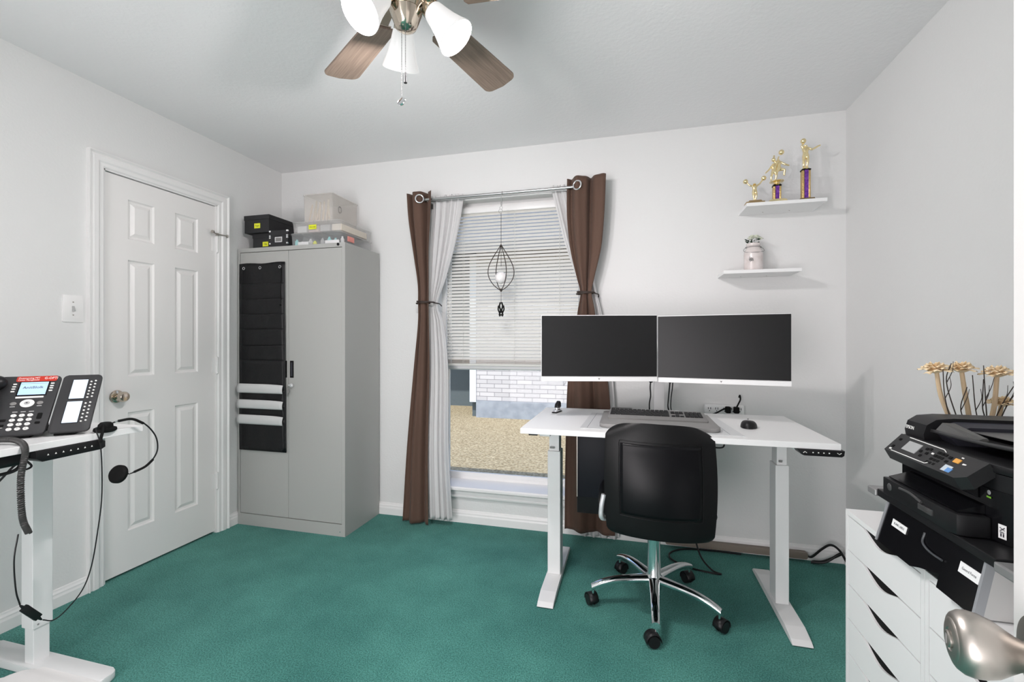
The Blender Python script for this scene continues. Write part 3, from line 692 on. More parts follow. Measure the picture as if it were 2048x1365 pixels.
# power strip on the wall
pw = empty('power_strip', (.515, D, .805)); tag(pw, 'white multi-outlet power strip mounted on the wall behind the desk', 'power strip')
b = MB(); b.box((-.103, -.042, -.027), (.103, -.0005, .030), .006); b.build('strip_body', M['white_plastic'], pw)
for x in (-.078, -.04, .002, .044, .080):
    b = MB()
    for dx in (-.006, .006): b.box((x + dx - .0016, -.0428, .004), (x + dx + .0016, -.0418, .016))
    b.cyl((x, -.0428, -.004), (x, -.0418, -.004), .0028, 10); b.build('socket', M['ink'], pw)
for x, pts, lab in ((.015, [(0, -.055, .0), (-.02, -.06, .004), (-.06, -.065, -.018), (-.10, -.07, -.032), (-.16, -.08, -.036), (-.19, -.09, -.040)], 'black plug with a cable running left, in the middle of the wall power strip'),
                    (.058, [(.0, -.055, .01), (.010, -.06, .035), (.022, -.05, .058), (.026, -.02, .078), (.025, -.006, .066)], 'black plug with an upright cable at the right of the wall power strip')):
    r = empty('power_plug', (.515 + x, D, .812)); tag(r, lab, 'plug')
    b = MB(); b.box((-.014, -.075, -.018), (.014, -.0435, .018), .006); b.build('plug_body', M['black_matte'], r)
    b = MB(); b.tube(pts, .0042, 8); b.build('plug_cord', M['black_matte'], r)

# ------------------------------------------------------------------ office chair
oc = empty('office_chair', (.105, 2.135, 0)); tag(oc, 'black low-back office chair with a chrome five-star base pushed up to the desk', 'office chair')
CX, CY = .105, 2.135
tips = [(-.162, 2.064), (-.05, 2.385), (.282, 2.372), (.356, 2.005), (.098, 1.852)]
for tx, ty in tips:
    x, y = tx - CX, ty - CY; L_ = math.hypot(x, y); u = Vector((x / L_, y / L_, 0)); p = Vector((-u.y, u.x, 0))
    b = MB(); n = 14; rings = []
    for i in range(n + 1):
        t = i / n; r = .028 + (L_ + .008 - .028) * t; z = .125 - .005 * t - .035 * t ** 4; w = .024 - .008 * t; hh = .017 - .004 * t
        c = u * r + Vector((0, 0, z)); row = []
        for k in range(12):
            a = 2 * PI * k / 12; row.append(b.v(c + p * (w * (abs(math.cos(a)) ** .7) * math.copysign(1, math.cos(a))) + Vector((0, 0, hh * math.sin(a)))))
        rings.append(row)
    for i in range(n):
        for k in range(12): b.face([rings[i][k], rings[i][(k + 1) % 12], rings[i + 1][(k + 1) % 12], rings[i + 1][k]])
    b.face(rings[0][::-1]); b.face(rings[-1])
    leg = b.build('leg', M['chrome'], oc)
    cst = MB(); c = Vector((x, y, 0)); sw = Vector((math.cos(x * 30 + 1.7), math.sin(x * 30 + 1.7), 0)); sw = (u * .3 + p * (.9 if x > 0 else -.9)).normalized() if L_ else sw
    ax = Vector((-sw.y, sw.x, 0)); wc = c + sw * .012
    cst.tube([c + Vector((0, 0, .088)), c + Vector((0, 0, .058))], .0055, 10); ca = cst.build('caster', M['chrome'], oc)
    wh = MB()
    for s_ in (-1, 1):
        o = wc + ax * (.007 * s_) + Vector((0, 0, .0265)); wh.cyl(o, o + ax * (.014 * s_), .026, 22, .023)
    wh.build('wheel', M['black'], ca)
    hd = MB(); seg = 12; ro = []
    for s_ in (-.021, .021):
        ro.append([hd.v(wc + ax * s_ + Vector((0, 0, .0265)) + (sw * math.cos(a) + Vector((0, 0, 1)) * math.sin(a)) * .0295) for a in [R_(-15 + 200 * k / seg) for k in range(seg + 1)]])
    for k in range(seg): hd.face([ro[0][k], ro[0][k + 1], ro[1][k + 1], ro[1][k]])
    hd.build('caster_hood', M['black'], ca, solid=.002)
b = MB(); b.lathe([(0, .085), (.034, .085), (.036, .09), (.036, .135), (.033, .142), (.029, .15), (.0275, .30), (.027, .335), (0, .335)], None, 32); b.build('column_sleeve', M['chrome'], oc)
b = MB(); b.lathe([(.0275, .325), (.029, .328), (.029, .342), (.026, .345), (0, .345)], None, 28); b.build('column_collar', M['black'], oc)
b = MB(); b.cyl((0, 0, .34), (0, 0, .43), .014, 20); b.build('gas_lift', M['chrome'], oc)
b = MB(); b.box((-.08, -.10, .405), (.08, .10, .432), .008); b.tube([(.06, 0, .42), (.16, .03, .418), (.19, .035, .42)], .006, 8); b.build('tilt_mechanism', M['black'], oc)
CR = R_(3)
def rotc(p): return (p[0] * math.cos(CR) - p[1] * math.sin(CR), p[0] * math.sin(CR) + p[1] * math.cos(CR), p[2])
b = MB()
def seatf(top):
    def f(u, v):
        a = 2 * PI * u; n = 5.; rr = v; ca, sa = math.cos(a), math.sin(a); k = (abs(ca) ** n + abs(sa) ** n) ** (-1 / n)
        return rotc((.232 * rr * k * ca, .03 + .228 * rr * k * sa, (.498 + .010 * (1 - rr ** 4)) if top else (.437 + .006 * rr)))
    return f
b.grid(seatf(True), 40, 8); b.grid(seatf(False), 40, 8)
fa, fb = seatf(True), seatf(False)
def side(u, v):
    p, q = Vector(fa(u, 1)), Vector(fb(u, 1)); m_ = p.lerp(q, v); bul = 1 + .06 * math.sin(PI * v); return (m_.x * bul, m_.y * bul, m_.z)
b.grid(side, 40, 6); bmesh.ops.remove_doubles(b.bm, verts=b.bm.verts, dist=2e-4); b.build('seat', M['leather'], oc)
# backrest
def back_surf(u, v, dy=0., sc=1.):
    """u -1..1 across, v 0..1 up"""
    v_ = .5 + (v - .5) * sc; u_ = u * sc
    hw = .213 * (1 - .045 * (2 * abs(v_ - .55)) ** 2); e = max(0, (v_ - .86) / .14); hw *= (1 - .20 * e ** 2.5); e2 = max(0, (.05 - v_) / .05); hw *= 1 - .10 * e2 ** 2
    z = .405 + .452 * v_ - .036 * abs(u_) ** 2.6 * e ** .6 * 1.0 - .006 * u_ + .006 * e2 * abs(u_) ** 3
    y = -.245 + .045 * u_ ** 2 + .030 * (v_ - .25) ** 2 * 2 - .030 * math.sin(PI * min(1, v_ * 1.3)) * (1 - u_ ** 2) * .5 + dy
    return rotc((hw * u_, y, z))
b = MB(); b.grid(lambda a, c: back_surf(a * 2 - 1, c), 40, 44)
bk = b.build('backrest', M['leather'], oc); md = bk.modifiers.new('solid', 'SOLIDIFY'); md.thickness = .034; md.offset = 0; md = bk.modifiers.new('bev', 'BEVEL'); md.width = .013; md.segments = 4; md.angle_limit = R_(50)
b = MB(); b.grid(lambda a, c: back_surf(a * 2 - 1, .12 + .72 * c, -.0185, .99) if False else back_surf((a * 2 - 1) * .74, .20 + .62 * c, -.0200), 24, 24)
b.build('back_mesh', M['mesh'], bk, solid=.002)
b = MB(); q = [back_surf(s_, v, -.0195) for s_, v in [(-.76, .18 + .66 * k / 10) for k in range(11)] + [(-.76 + 1.52 * k / 10, .84) for k in range(1, 11)] + [(.76, .84 - .66 * k / 10) for k in range(1, 11)] + [(.76 - 1.52 * k / 10, .18) for k in range(1, 11)]]
b.tube(q, .0014, 6, n=2); b.build('back_piping', M['leather'], bk)
for sx in (-1, 1):
    b = MB(); k_ = 1 if sx < 0 else .84
    b.tube([rotc((k_ * sx * .222, -.215, .56)), rotc((k_ * sx * .232, -.215, .50)), rotc((k_ * sx * .226, -.20, .455)), rotc((sx * .17, -.10, .437)), rotc((sx * .09, 0, .432))], .010, 10)
    b.build('side_bracket', mat('satin_silver', (.75, .75, .77), .45, metal=.6), oc)

# ------------------------------------------------------------------ cables on the floor
cable('floor_cable', [(.32, 2.60, .35), (.33, 2.62, .20), (.36, 2.58, .06), (.41, 2.53, .008), (.45, 2.50, .005), (.40, 2.50, .006), (.30, 2.53, .006), (.22, 2.60, .006), (.22, 2.68, .006), (.30, 2.745, .006), (.45, 2.765, .006), (.60, 2.76, .006)], .0045, M['black'], 'black cable looping on the green carpet behind the chair')
b = MB(); b.prism(rrect(.20, .016, .93, .052, .008), D - .045, D - .0165, 'y', bev=.004); tag(b.build('cord_cover', mat('cord_cover_taupe', (.22, .18, .15), .6)), 'long taupe cord cover bar lying against the baseboard behind the desk', 'cord cover')
cb = MB(); cb.tube([(.93, 2.77, .03), (.95, 2.76, .035), (.99, 2.74, .09), (1.03, 2.74, .115), (1.07, 2.74, .09), (1.10, 2.72, .03), (1.105, 2.68, .008)], .006, 8); cb.tube([(.94, 2.75, .01), (1.00, 2.735, .022), (1.06, 2.735, .068), (1.078, 2.74, .075), (1.07, 2.75, .060), (1.0, 2.75, .020), (.95, 2.76, .008)], .0065, 8)
tag(cb.build('cable_bundle', M['black']), 'bundle of black cables looping in the room corner on the floor beside the cord cover', 'cable')

# ------------------------------------------------------------------ wall shelves
def shelf(x0, x1, zt, d, label, vs=()):
    b = MB(); y1 = D - .001; b.box((x0, y1 - d, zt - .018), (x1, y1, zt), .001)
    o = b.build('wall_shelf', M['white'], smooth=False); tag(o, label, 'shelf', 'wall shelves')
    for x in (x0 + (x1 - x0) * .3, x0 + (x1 - x0) * .65):
        b = MB(); b.cyl((x, y1 - .05, zt - .0195), (x, y1 - .05, zt - .0178), .003, 10); b.build('screw', M['nickel'], o)
shelf(.596, .968, 1.925, .190, 'upper white floating shelf holding the three trophies')
shelf(.486, .855, 1.574, .185, 'lower white floating shelf holding the pinkish jar')

# trophies: skinned figures
def figure(name, joints, edges, m, parent, root=0):
    me = bpy.data.meshes.new(name); me.from_pydata([j[:3] for j in joints], edges, []); me.materials.append(m)
    o = bpy.data.objects.new(name, me); COL.objects.link(o); o.parent = parent
    sk = o.modifiers.new('skin', 'SKIN'); sk.use_smooth_shade = True
    for i, j in enumerate(joints):
        d = me.skin_vertices[0].data[i]; r = j[3]; d.radius = (r, r); d.use_root = (i == root)
    s_ = o.modifiers.new('sub', 'SUBSURF'); s_.levels = 2; s_.render_levels = 2
    return o
def body(h, arms, legs, r=1.55):
    """standing figure of height h: arms = two lists of (x,y,z) shoulder->hand in units of h, legs the same"""
    J = [(0, 0, .50, .070), (0, 0, .60, .062), (0, 0, .70, .075), (0, 0, .79, .075), (0, 0, .845, .030), (0, -.005, .885, .045), (0, -.01, .945, .052)]
    Ed = [(i, i + 1) for i in range(6)]
    for a in arms:
        prev = 3
        for k, p in enumerate(a): J.append((*p, (.036, .028, .023, .020)[min(k, 3)])); Ed.append((prev, len(J) - 1)); prev = len(J) - 1
    for l in legs:
        prev = 0
        for k, p in enumerate(l): J.append((*p, (.052, .036, .030, .022, .022)[min(k, 4)])); Ed.append((prev, len(J) - 1)); prev = len(J) - 1
    return [(x * h, y * h, z * h, q * h * r) for x, y, z, q in J], Ed
def trophy(x, y, z, label, column, parts):
    r = empty('trophy', (x, y, z)); tag(r, label, 'trophy', 'gold trophies'); return r
TY = 2.652; TZ = 1.9255
t1 = trophy(.642, TY, TZ, 'smallest gold trophy, a figure holding up two balls on a low base', 0, 0)
b = MB(); b.box((-.045, -.025, 0), (.045, .025, .010), .002); b.prism([(-.035, .010), (.035, .010), (.028, .018), (-.028, .018)], -.018, .018, 'y'); b.build('trophy_base', mat('bronze_plinth', (.42, .30, .16), .3, metal=.8), t1)
J, Ed = body(.100, [[(-.10, 0, .80), (-.24, -.02, .84), (-.38, -.02, 1.00)], [(.10, 0, .80), (.24, -.02, .88), (.38, -.02, 1.08)]], [[(-.06, 0, .46), (-.05, -.03, .26), (-.01, 0, .03), (-.01, -.06, .02)], [(.07, 0, .46), (.08, -.05, .27), (.03, .0, .04), (.03, -.06, .02)]])
f = figure('trophy_figure', J, Ed, M['gold'], t1); f.location = (0, 0, .018)
for sx, zz in ((-1, .118), (1, .130)):
    b = MB(); b.ball((sx * .044, -.002, .018 + zz * .90), .0125, 16); b.build('ball', M['gold'], t1)
t2 = trophy(.748, TY, TZ, 'middle gold trophy with two players reaching for a ball on a short purple column', 0, 0)
def col_(t, w, h, z0):
    b = MB()
    for a, c in ((-1, -.45), (.45, 1)): b.box((w * a, -w * .8, z0), (w * c, w * .8, z0 + h), .003)
    b.build('gold_column', mat('ribbed_gold_foil', (.75, .52, .22), .25, metal=1, bump=(150, .8, .003)), t)
    b = MB(); b.box((-w * .45, -w * .83, z0), (w * .45, w * .8, z0 + h)); b.build('purple_stripe', M['purple'], t)
    b = MB(); b.prism(rrect(-w * 1.12, -w * .95, w * 1.12, w * .95, w * .3), z0 + h, z0 + h + .005, 'z'); b.build('column_cap', M['black_gloss'], t)
b = MB(); b.prism([(-.045, 0), (.045, 0), (.040, .010), (.026, .014), (-.026, .014), (-.040, .010)], -.03, .03, 'y', bev=.002); b.build('trophy_base', M['gold'], t2)
col_(t2, .0185, .072, .014)
b = MB(); b.lathe([(.018, .091), (.022, .094), (.013, .100), (.013, .106), (.034, .110), (.034, .113), (0, .113)], None, 24); b.build('figure_plinth', M['gold'], t2)
J, Ed = body(.115, [[(-.10, 0, .80), (-.20, -.03, .92), (-.17, -.04, 1.14)], [(.11, 0, .80), (.28, -.03, .68), (.46, -.04, .60)]], [[(-.06, 0, .46), (-.07, -.02, .26), (-.10, 0, .04), (-.10, -.07, .02)], [(.08, 0, .46), (.26, -.07, .44), (.24, .0, .22), (.28, -.03, .17)]])
f = figure('trophy_figure', J, Ed, M['gold'], t2); f.location = (.008, .006, .122)
J, Ed = body(.098, [[(-.10, 0, .80), (-.22, -.02, .62), (-.42, -.03, .42)], [(.10, 0, .80), (.16, -.03, 1.0), (.24, -.04, 1.28)]], [[(-.06, 0, .46), (-.12, -.03, .26), (-.13, 0, .04), (-.13, -.07, .02)], [(.07, 0, .46), (.12, -.05, .27), (.08, .0, .04), (.08, -.06, .02)]])
f = figure('trophy_figure', J, Ed, M['gold'], t2); f.location = (-.018, -.014, .113)
b = MB(); b.ball((.020, -.006, .262), .0135, 16); b.ball((-.020, -.018, .222), .010, 14); b.build('ball', M['gold'], t2)
t3 = trophy(.882, TY, TZ, 'tallest gold trophy, one player with a ball overhead on a tall purple column', 0, 0)
b = MB(); b.prism([(-.036, 0), (.036, 0), (.032, .008), (-.032, .008)], -.03, .03, 'y', bev=.001); b.build('trophy_base', mat('dark_bronze', (.22, .15, .07), .35, metal=.8), t3)
col_(t3, .0195, .148, .008)
b = MB(); b.lathe([(.018, .161), (.020, .164), (.014, .168), (.014, .172), (0, .172)], None, 20); b.build('figure_plinth', M['gold'], t3)
J, Ed = body(.125, [[(-.09, 0, .80), (-.15, -.03, .92), (-.06, -.04, 1.02)], [(.11, 0, .80), (.24, -.03, .72), (.46, -.04, .84), (.54, -.04, .87)]], [[(-.06, 0, .46), (-.06, -.02, .26), (-.07, 0, .04), (-.07, -.07, .02)], [(.07, 0, .46), (.07, -.04, .26), (.05, .0, .04), (.05, -.06, .02)]])
f = figure('trophy_figure', J, Ed, M['gold'], t3); f.location = (0, 0, .172)
b = MB(); b.ball((-.012, -.006, .172 + .125 + .012), .0135, 16); b.build('ball', M['gold'], t3)

# jar with flowers on the lower shelf
jr = empty('mason_jar', (.648, 2.70, 1.5745)); tag(jr, 'pinkish mason jar with a wire handle and small flowers on the lower shelf', 'jar')
b = MB(); b.lathe([(0, 0.001), (.042, .001), (.046, .006), (.0465, .09), (.045, .105), (.037, .122), (.031, .130), (.031, .137), (.034, .139), (.034, .150), (.031, .152), (.029, .152), (.029, .125), (0, .12)], None, 32); b.build('jar_body', M['jar'], jr)
b = MB(); b.torus((0, 0, .131), .0345, .0016); b.tube([(-.036, 0, .131), (-.048, -.006, .120), (-.045, -.02, .104), (0, -.048, .097), (.045, -.02, .104), (.048, -.006, .120), (.036, 0, .131)], .0013, 6); b.ball((.037, 0, .131), .004, 8); b.ball((-.037, 0, .131), .004, 8); b.build('wire_handle', M['grey_plastic'], jr)
b = MB()
for k in range(9): b.tube([(-.03 + .002 * k, -.0466, .06 + .004 * (k % 3)), (-.026 + .002 * k, -.0466, .05 + .003 * (k % 2))], .0009, 4)
b.tube([(-.026, -.0400, .075), (-.03, -.0385, .060), (-.024, -.041, .048)], .0012, 5); b.tube([(-.020, -.0425, .07), (-.026, -.0400, .058)], .0012, 5)
b.build('jar_scratches', M['grey_plastic'], jr)
def rose(c, r, m, parent, name='flower', n=14, seed=0):
    rnd = random.Random(seed); b = MB()
    for k in range(n):
        a = k * 2.4; t = k / n; rad = r * (.25 + .75 * t); tilt = .25 + .9 * t; w = r * (.35 + .25 * t)
        cx, cy = math.cos(a), math.sin(a); hgt = r * (1 - .45 * t)
        def f(u, v, a=a, rad=rad, hgt=hgt, w=w, t=t):
            s_ = (u - .5) * 2; al = a + s_ * .55; rr = rad * (.35 + .65 * v + .12 * v * t); z = hgt * math.sin(v * PI / 2) * (1 - .18 * s_ * s_) - .2 * r * t * v
            return (c[0] + rr * math.cos(al), c[1] + rr * math.sin(al), c[2] + z)
        b.grid(f, 5, 4)
    return b.build(name, m, parent, solid=.0006)
for k, (x, y, z, r_, m_) in enumerate([(-.018, -.014, .170, .018, 'rose'), (.010, -.014, .178, .020, 'rose'), (-.004, .012, .184, .019, 'rose'), (.032, -.006, .170, .016, 'rose')]):
    rose((x, y, z), r_, M[m_], jr, seed=k)
b = MB()
for k in range(26):
    a = k * 2.4; rr = .016 + .020 * ((k * 7) % 5) / 5
    c = Vector((rr * math.cos(a), rr * math.sin(a) - .006, .153 + .022 * ((k * 3) % 4) / 4)); d = Vector((math.cos(a), math.sin(a), .5)).normalized(); p = d.orthogonal().normalized()
    q = [c, c + d * .007 + p * .006, c + d * .015, c + d * .007 - p * .006]; b.face([b.v(v_) for v_ in q])
b.build('leaves', M['leaf'], jr, solid=.0008)

# ------------------------------------------------------------------ steel cabinet
cx0, cx1, cy0, cy1, cz1 = -2.481, -1.680, 2.402, 2.788, 1.800
cab = empty('storage_cabinet', (cx0, cy0, 0)); tag(cab, 'tall grey steel two-door cabinet in the corner between the closed door and the window', 'cabinet')
def cc(x, y, z): return (x - cx0, y - cy0, z)
b = MB()
b.box(cc(cx0, cy0, 0), cc(cx0 + .016, cy1, cz1)); b.box(cc(cx1 - .022, cy0, 0), cc(cx1, cy1, cz1)); b.box(cc(cx0 + .016, cy0, cz1 - .026), cc(cx1 - .022, cy1, cz1)); b.box(cc(cx0 + .016, cy0, 0), cc(cx1 - .022, cy1 - .01, .074)); b.box(cc(cx0 + .016, cy1 - .01, .074), cc(cx1 - .022, cy1, cz1 - .026))
b.build('cabinet_body', M['cabinet'], cab, smooth=False)
xm = -2.091
for x0, x1 in ((cx0 + .018, xm - .001), (xm + .001, cx1 - .024)):
    b = MB(); b.box(cc(x0, cy0 + .002, .077), cc(x1, cy0 + .020, cz1 - .029), .0015)
    d = b.build('door', M['cabinet'], cab, smooth=False)
    rg = x0 > -2.2; hx = x0 + .012 if rg else x1 - .036
    b = MB(); b.box(cc(hx, cy0 - .001, .965), cc(hx + .026, cy0 + .003, 1.072), .001); h = b.build('recessed_handle', M['black_matte'], d, smooth=False)
    b = MB(); b.box(cc(hx + .007, cy0 - .0016, .975), cc(hx + .019, cy0 - .0008, 1.062)); b.build('handle_well', M['ink'], h, smooth=False)
b = MB(); b.cyl(cc(-2.060, cy0 - .010, .918), cc(-2.060, cy0 + .002, .918), .012, 20); b.box(cc(-2.084, cy0 - .012, .912), cc(-2.058, cy0 - .008, .924), .001); b.build('lock', M['chrome'], cab)
b = MB(); b.torus(cc(-2.080, cy0 - .012, .898), .011, .0012, Matrix.Rotation(PI / 2, 4, 'X')); b.prism([(x + -2.085 - cx0, z) for x, z in ((-.006, .888), (.010, .892), (.012, .872), (.002, .866), (.000, .846), (-.008, .848), (-.006, .868))], -.014, -.011, 'y'); b.build('keys', M['grey_plastic'], cab)
b = MB(); b.cyl(cc(-1.728, cy0 - .002, 1.790), cc(-1.728, cy0 + .001, 1.790), .0085, 18); b.torus(cc(-1.728, cy0 - .002, 1.790), .0075, .0015, Matrix.Rotation(PI / 2, 4, 'X')); b.build('round_badge', M['black'], cab)
b = MB(); b.cyl(cc(-1.715, cy0 - .0012, .028), cc(-1.715, cy0 + .001, .028), .003, 10); b.build('rivet', M['chrome'], cab)

# hanging pocket chart
pc = empty('hanging_organizer', (-2.287, cy0, .49)); tag(pc, 'long black fabric pocket organizer hanging on the left door of the steel cabinet', 'organizer')
b = MB()
def pcf(u, v):
    x = -.178 + .352 * u + (.012 * (1 - v) if u > .5 else 0) * 1; z = 1.208 * v + (.003 * math.sin(u * 9) if v > .98 else 0)
    return (x, -.0045 - .0015 * math.sin(u * 7 + v * 9) ** 2, z)
b.grid(pcf, 12, 40); b.build('backing', M['nylon'], pc, solid=.002)
tops = [1.079, .980, .883, .787, .681, .588, .395, .300, .208]
for k, zt in enumerate(tops):
    zb = (tops[k + 1] - .012) if k < 8 else .004
    b = MB()
    def pf(u, v, zt=zt, zb=zb, k=k):
        x = -.172 + .340 * u + (.010 * (1 - zt / 1.2) * u); z = zb + (zt - zb) * v - .004 * math.sin(PI * u) * v
        return (x, -.009 - .010 * v * math.sin(PI * min(1, max(0, u))) ** .5 - .0015 * math.sin(u * 17 + k * 2) * (1 - v) * v * 3, z)
    b.grid(pf, 16, 8); b.build('pocket', M['nylon'], pc, solid=.0015)
for x in (-.140, -.012, .140):
    b = MB(); b.torus((x, -.0085, 1.178), .008, .0022, Matrix.Rotation(PI / 2, 4, 'X'), 18, 8); b.build('eyelet', M['chrome'], pc)
b = MB(); b.tube([(.150, -.010, 1.175), (.155, -.014, 1.10), (.150, -.014, 1.02), (.155, -.014, .95)], .002, 6); b.cyl((.148, -.018, .935), (.148, -.010, .935), .006, 10); b.build('hanging_strap', M['black_matte'], pc)
for k, (zt, zb, pos) in enumerate(((.922, .864, 'topmost'), (.820, .764, 'middle'), (.723, .664, 'lowest'))):
    b = MB()
    def pp(u, v, zt=zt, zb=zb):
        x = -2.462 + .352 * u - .004 * (1 - v) * (u - .5) ; z = zb + (zt - zb) * v - .006 * u ** 6 * v
        return (x, cy0 - .0235 - .006 * math.sin(PI * v) - .003 * (1 - v), z)
    b.grid(pp, 14, 6); o = b.build('paper_sheaf', M['paper'], solid=.003); tag(o, '%s of the three light grey paper sheaves sticking out of the black pocket organizer' % pos, 'papers', 'paper sheaves in the organizer')

# boxes on the cabinet
def card_box(x0, x1, y0, y1, z0, z1, label, sticker=None, metal=False, lid=.03):
    r = empty('storage_box', ((x0 + x1) / 2, y0, z0)); tag(r, label, 'box', 'black storage boxes on the cabinet'); w = (x1 - x0) / 2; d = y1 - y0; h = z1 - z0
    b = MB(); b.box((-w + .003, .003, .0005), (w - .003, d - .003, h - .004), .001); b.build('box_body', M['black_card'], r, smooth=False)
    b = MB(); b.box((-w, 0, h - lid), (w, d, h), .0015); b.build('lid', M['black_card'], r, smooth=False)
    if sticker:
        sx, sz, sw, sh, txt = sticker
        b = MB(); b.box((sx - sw / 2, .0018, sz - sh / 2), (sx + sw / 2, .0028, sz + sh / 2)); s_ = b.build('yellow_label', M['yellow'], r, smooth=False)
        text_obj('handwriting', txt, sh * .5, frame_mx((sx, .0014, sz), (1, 0, 0), (0, 0, 1)), M['ink'], s_, 'CENTER', .0002)
    if metal:
        for sx in (-1, 1):
            for z in (h - .004, h - lid, .004 if False else .022, h - lid - .012):
                b = MB(); b.box((sx * w - sx * .012, -.001, z - .006), (sx * w + sx * .0006, .008, z + .004), .001); b.build('metal_corner', M['white_plastic'] if z > h - .01 else M['chrome'], r)
        b = MB(); b.prism(rrect(-.028, .028, .028, .062, .003), .0005, .0028, 'y'); hm = b.build('label_holder', M['chrome'], r)
        b = MB(); b.box((-.020, -.0004, .034), (.020, .001, .056)); b.build('label_window', M['grey_plastic'], hm)
    return r
card_box(-2.448, -2.250, 2.415, 2.66, 1.9015, 2.016, 'upper black lidded box with a yellow label, stacked at the left on the cabinet', (.005, .045, .046, .032, 'Tape'))
card_box(-2.405, -2.2445, 2.44, 2.65, 1.8005, 1.9005, 'lower black box with a yellow label beneath another black box', (.022, .03, .044, .030, 'Clip'))
card_box(-2.242, -2.100, 2.408, 2.55, 1.8005, 1.905, 'small black box with metal corners and a silver label holder on the cabinet', metal=True, lid=.034)
def bin_(x0, x1, y0, y1, z0, z1, label, m, rim=None, lid=.01):
    r = empty('plastic_bin', ((x0 + x1) / 2, y0, z0)); tag(r, label, 'storage bin', 'clear plastic bins on the cabinet'); w = (x1 - x0) / 2; d = y1 - y0; h = z1 - z0; t = .002
    b = MB(); tp = .006
    lo = rrect(-w + tp, tp, w - tp, d - tp, .012); hi = rrect(-w + .002, .002, w - .002, d - .002, .014)
    a = [b.v((x, y, .0008)) for x, y in lo]; c = [b.v((x, y, h - lid)) for x, y in hi]; b.face(a[::-1])
    for i in range(len(a)): b.face([a[i], a[(i + 1) % len(a)], c[(i + 1) % len(a)], c[i]])
    b.build('tub', m, r, solid=t)
    b = MB(); b.prism(rrect(-w - .002, -.002, w + .002, d + .002, .016), h - lid, h - lid + .006, 'z'); b.prism(rrect(-w + .006, .006, w - .006, d - .006, .012), h - lid + .006, h - .0005, 'z', bev=.002); b.build('lid', rim or m, r)
    return r, w, d, h
r, w, d, h = bin_(-2.090, -1.728, 2.418, 2.780, 1.8005, 1.882, 'lowest flat clear bin with teal and white bottles inside, on the cabinet top', M['clear'], M['frost2'])
for k, (x, hh, m) in enumerate(((-.155, .045, 'teal'), (-.13, .035, 'white_plastic'), (-.085, .055, 'white_plastic'), (-.045, .06, 'clear'), (.02, .05, 'grey_light'), (.055, .06, 'white_plastic'), (.085, .05, 'teal'), (.115, .045, 'teal'), (.150, .058, 'white_plastic'), (-.02, .03, 'yellow'))):
    b = MB(); y = .030 + .02 * (k % 3); b.lathe([(0, .002), (.011, .002), (.012, .006), (.012, hh * .7), (.006, hh * .85), (.006, hh), (0, hh)], Matrix.Translation((x, y, 0)), 14)
    o = b.build('small_bottle', M[m]); o.location = ((-2.090 - 1.728) / 2, 2.418, 1.801); tag(o, ('leftmost teal bottle in the lowest clear bin', 'short white bottle beside the leftmost teal bottle in the lowest bin', 'white bottle in the left half of the lowest clear bin', 'see-through bottle in the left half of the lowest clear bin', 'grey bottle in the middle of the lowest clear bin', 'white bottle just left of the two teal bottles in the lowest bin', 'left one of the two teal bottles at the right of the lowest bin', 'right one of the two teal bottles at the right of the lowest bin', 'rightmost white bottle in the lowest clear bin', 'tiny yellow bottle in the middle of the lowest clear bin')[k], 'bottle', 'bottles in the clear bin')
for k, (x0, x1, y) in enumerate(((-.14, -.06, .018), (.06, .16, .018))):
    b = MB(); b.box((x0 - 1.909, 2.418 + y, 1.804), (x1 - 1.909, 2.418 + y + .008, 1.828), .002); o = b.build('tissue_pack', M['paper_white']); tag(o, ('left' if k == 0 else 'right') + ' white paper packet at the front of the lowest clear bin', 'packet', 'white packets in the bin')
b = MB(); b.box((w - .0055, .085, .030), (w + .0005, .150, .062)); b.build('coral_label', M['coral'], r, smooth=False)
r, w, d, h = bin_(-2.085, -1.735, 2.425, 2.785, 1.8835, 1.955, 'flat hazy plastic bin with a yellow label, stacked in the middle of the bins', M['frost2'])
b = MB(); b.box((-.045, -.0036, .016), (.010, -.0022, .044)); s_ = b.build('yellow_label', M['yellow'], r, smooth=False); text_obj('handwriting', 'Glue stick', .011, frame_mx((-.0175, -.0040, .030), (1, 0, 0), (0, 0, 1)), M['ink'], s_, 'CENTER', .0002)
for k in range(4):
    b = MB(); b.box((-.15 + k * .085, .02, .004), (-.08 + k * .085, .30, .045), .003); o = b.build('stacked_supplies', (M['paper'], mat('pale_pink', (.62, .5, .5), .6), M['grey_light'], mat('pale_beige', (.66, .6, .52), .6))[k]); o.location = (-1.910, 2.425, 1.8845); tag(o, ('pale grey', 'pale pink', 'mid grey', 'pale beige')[k] + ' pack of supplies inside the flat bin with the yellow label', 'supplies pack', 'packs in the flat bin')
r, w, d, h = bin_(-2.062, -1.838, 2.495, 2.78, 1.9565, 2.152, 'tall frosted plastic bin holding pale craft sticks on top of the stacked bins', M['frost'])
b = MB(); b.torus((w - .001, .08, .10), .016, .0016, Matrix.Rotation(PI / 2, 4, 'Y'), sc=(1.3, 1)); b.build('oval_mark', M['grey_plastic'], r)
for k in range(9):
    x = -.085 + k * .018; b = MB(); b.tube([(x - 1.950, 2.52 + .01 * (k % 3), 1.961), (x - 1.950 + .022 - .003 * k, 2.53 + .02 * (k % 2), 2.09 + .012 * (k % 3))], .0055, 8, smooth=False)
    o = b.build('craft_stick', mat('craft_stick_%d' % k, (.66 - .02 * (k % 3), .55, .45), .7)); tag(o, 'pale craft stick standing inside the tall frosted bin', 'stick', 'sticks in the tall bin')
bin_(-2.215, -2.115, 2.60, 2.78, 1.8005, 1.955, 'small clear bin at the back of the cabinet top behind the black boxes', M['clear'])

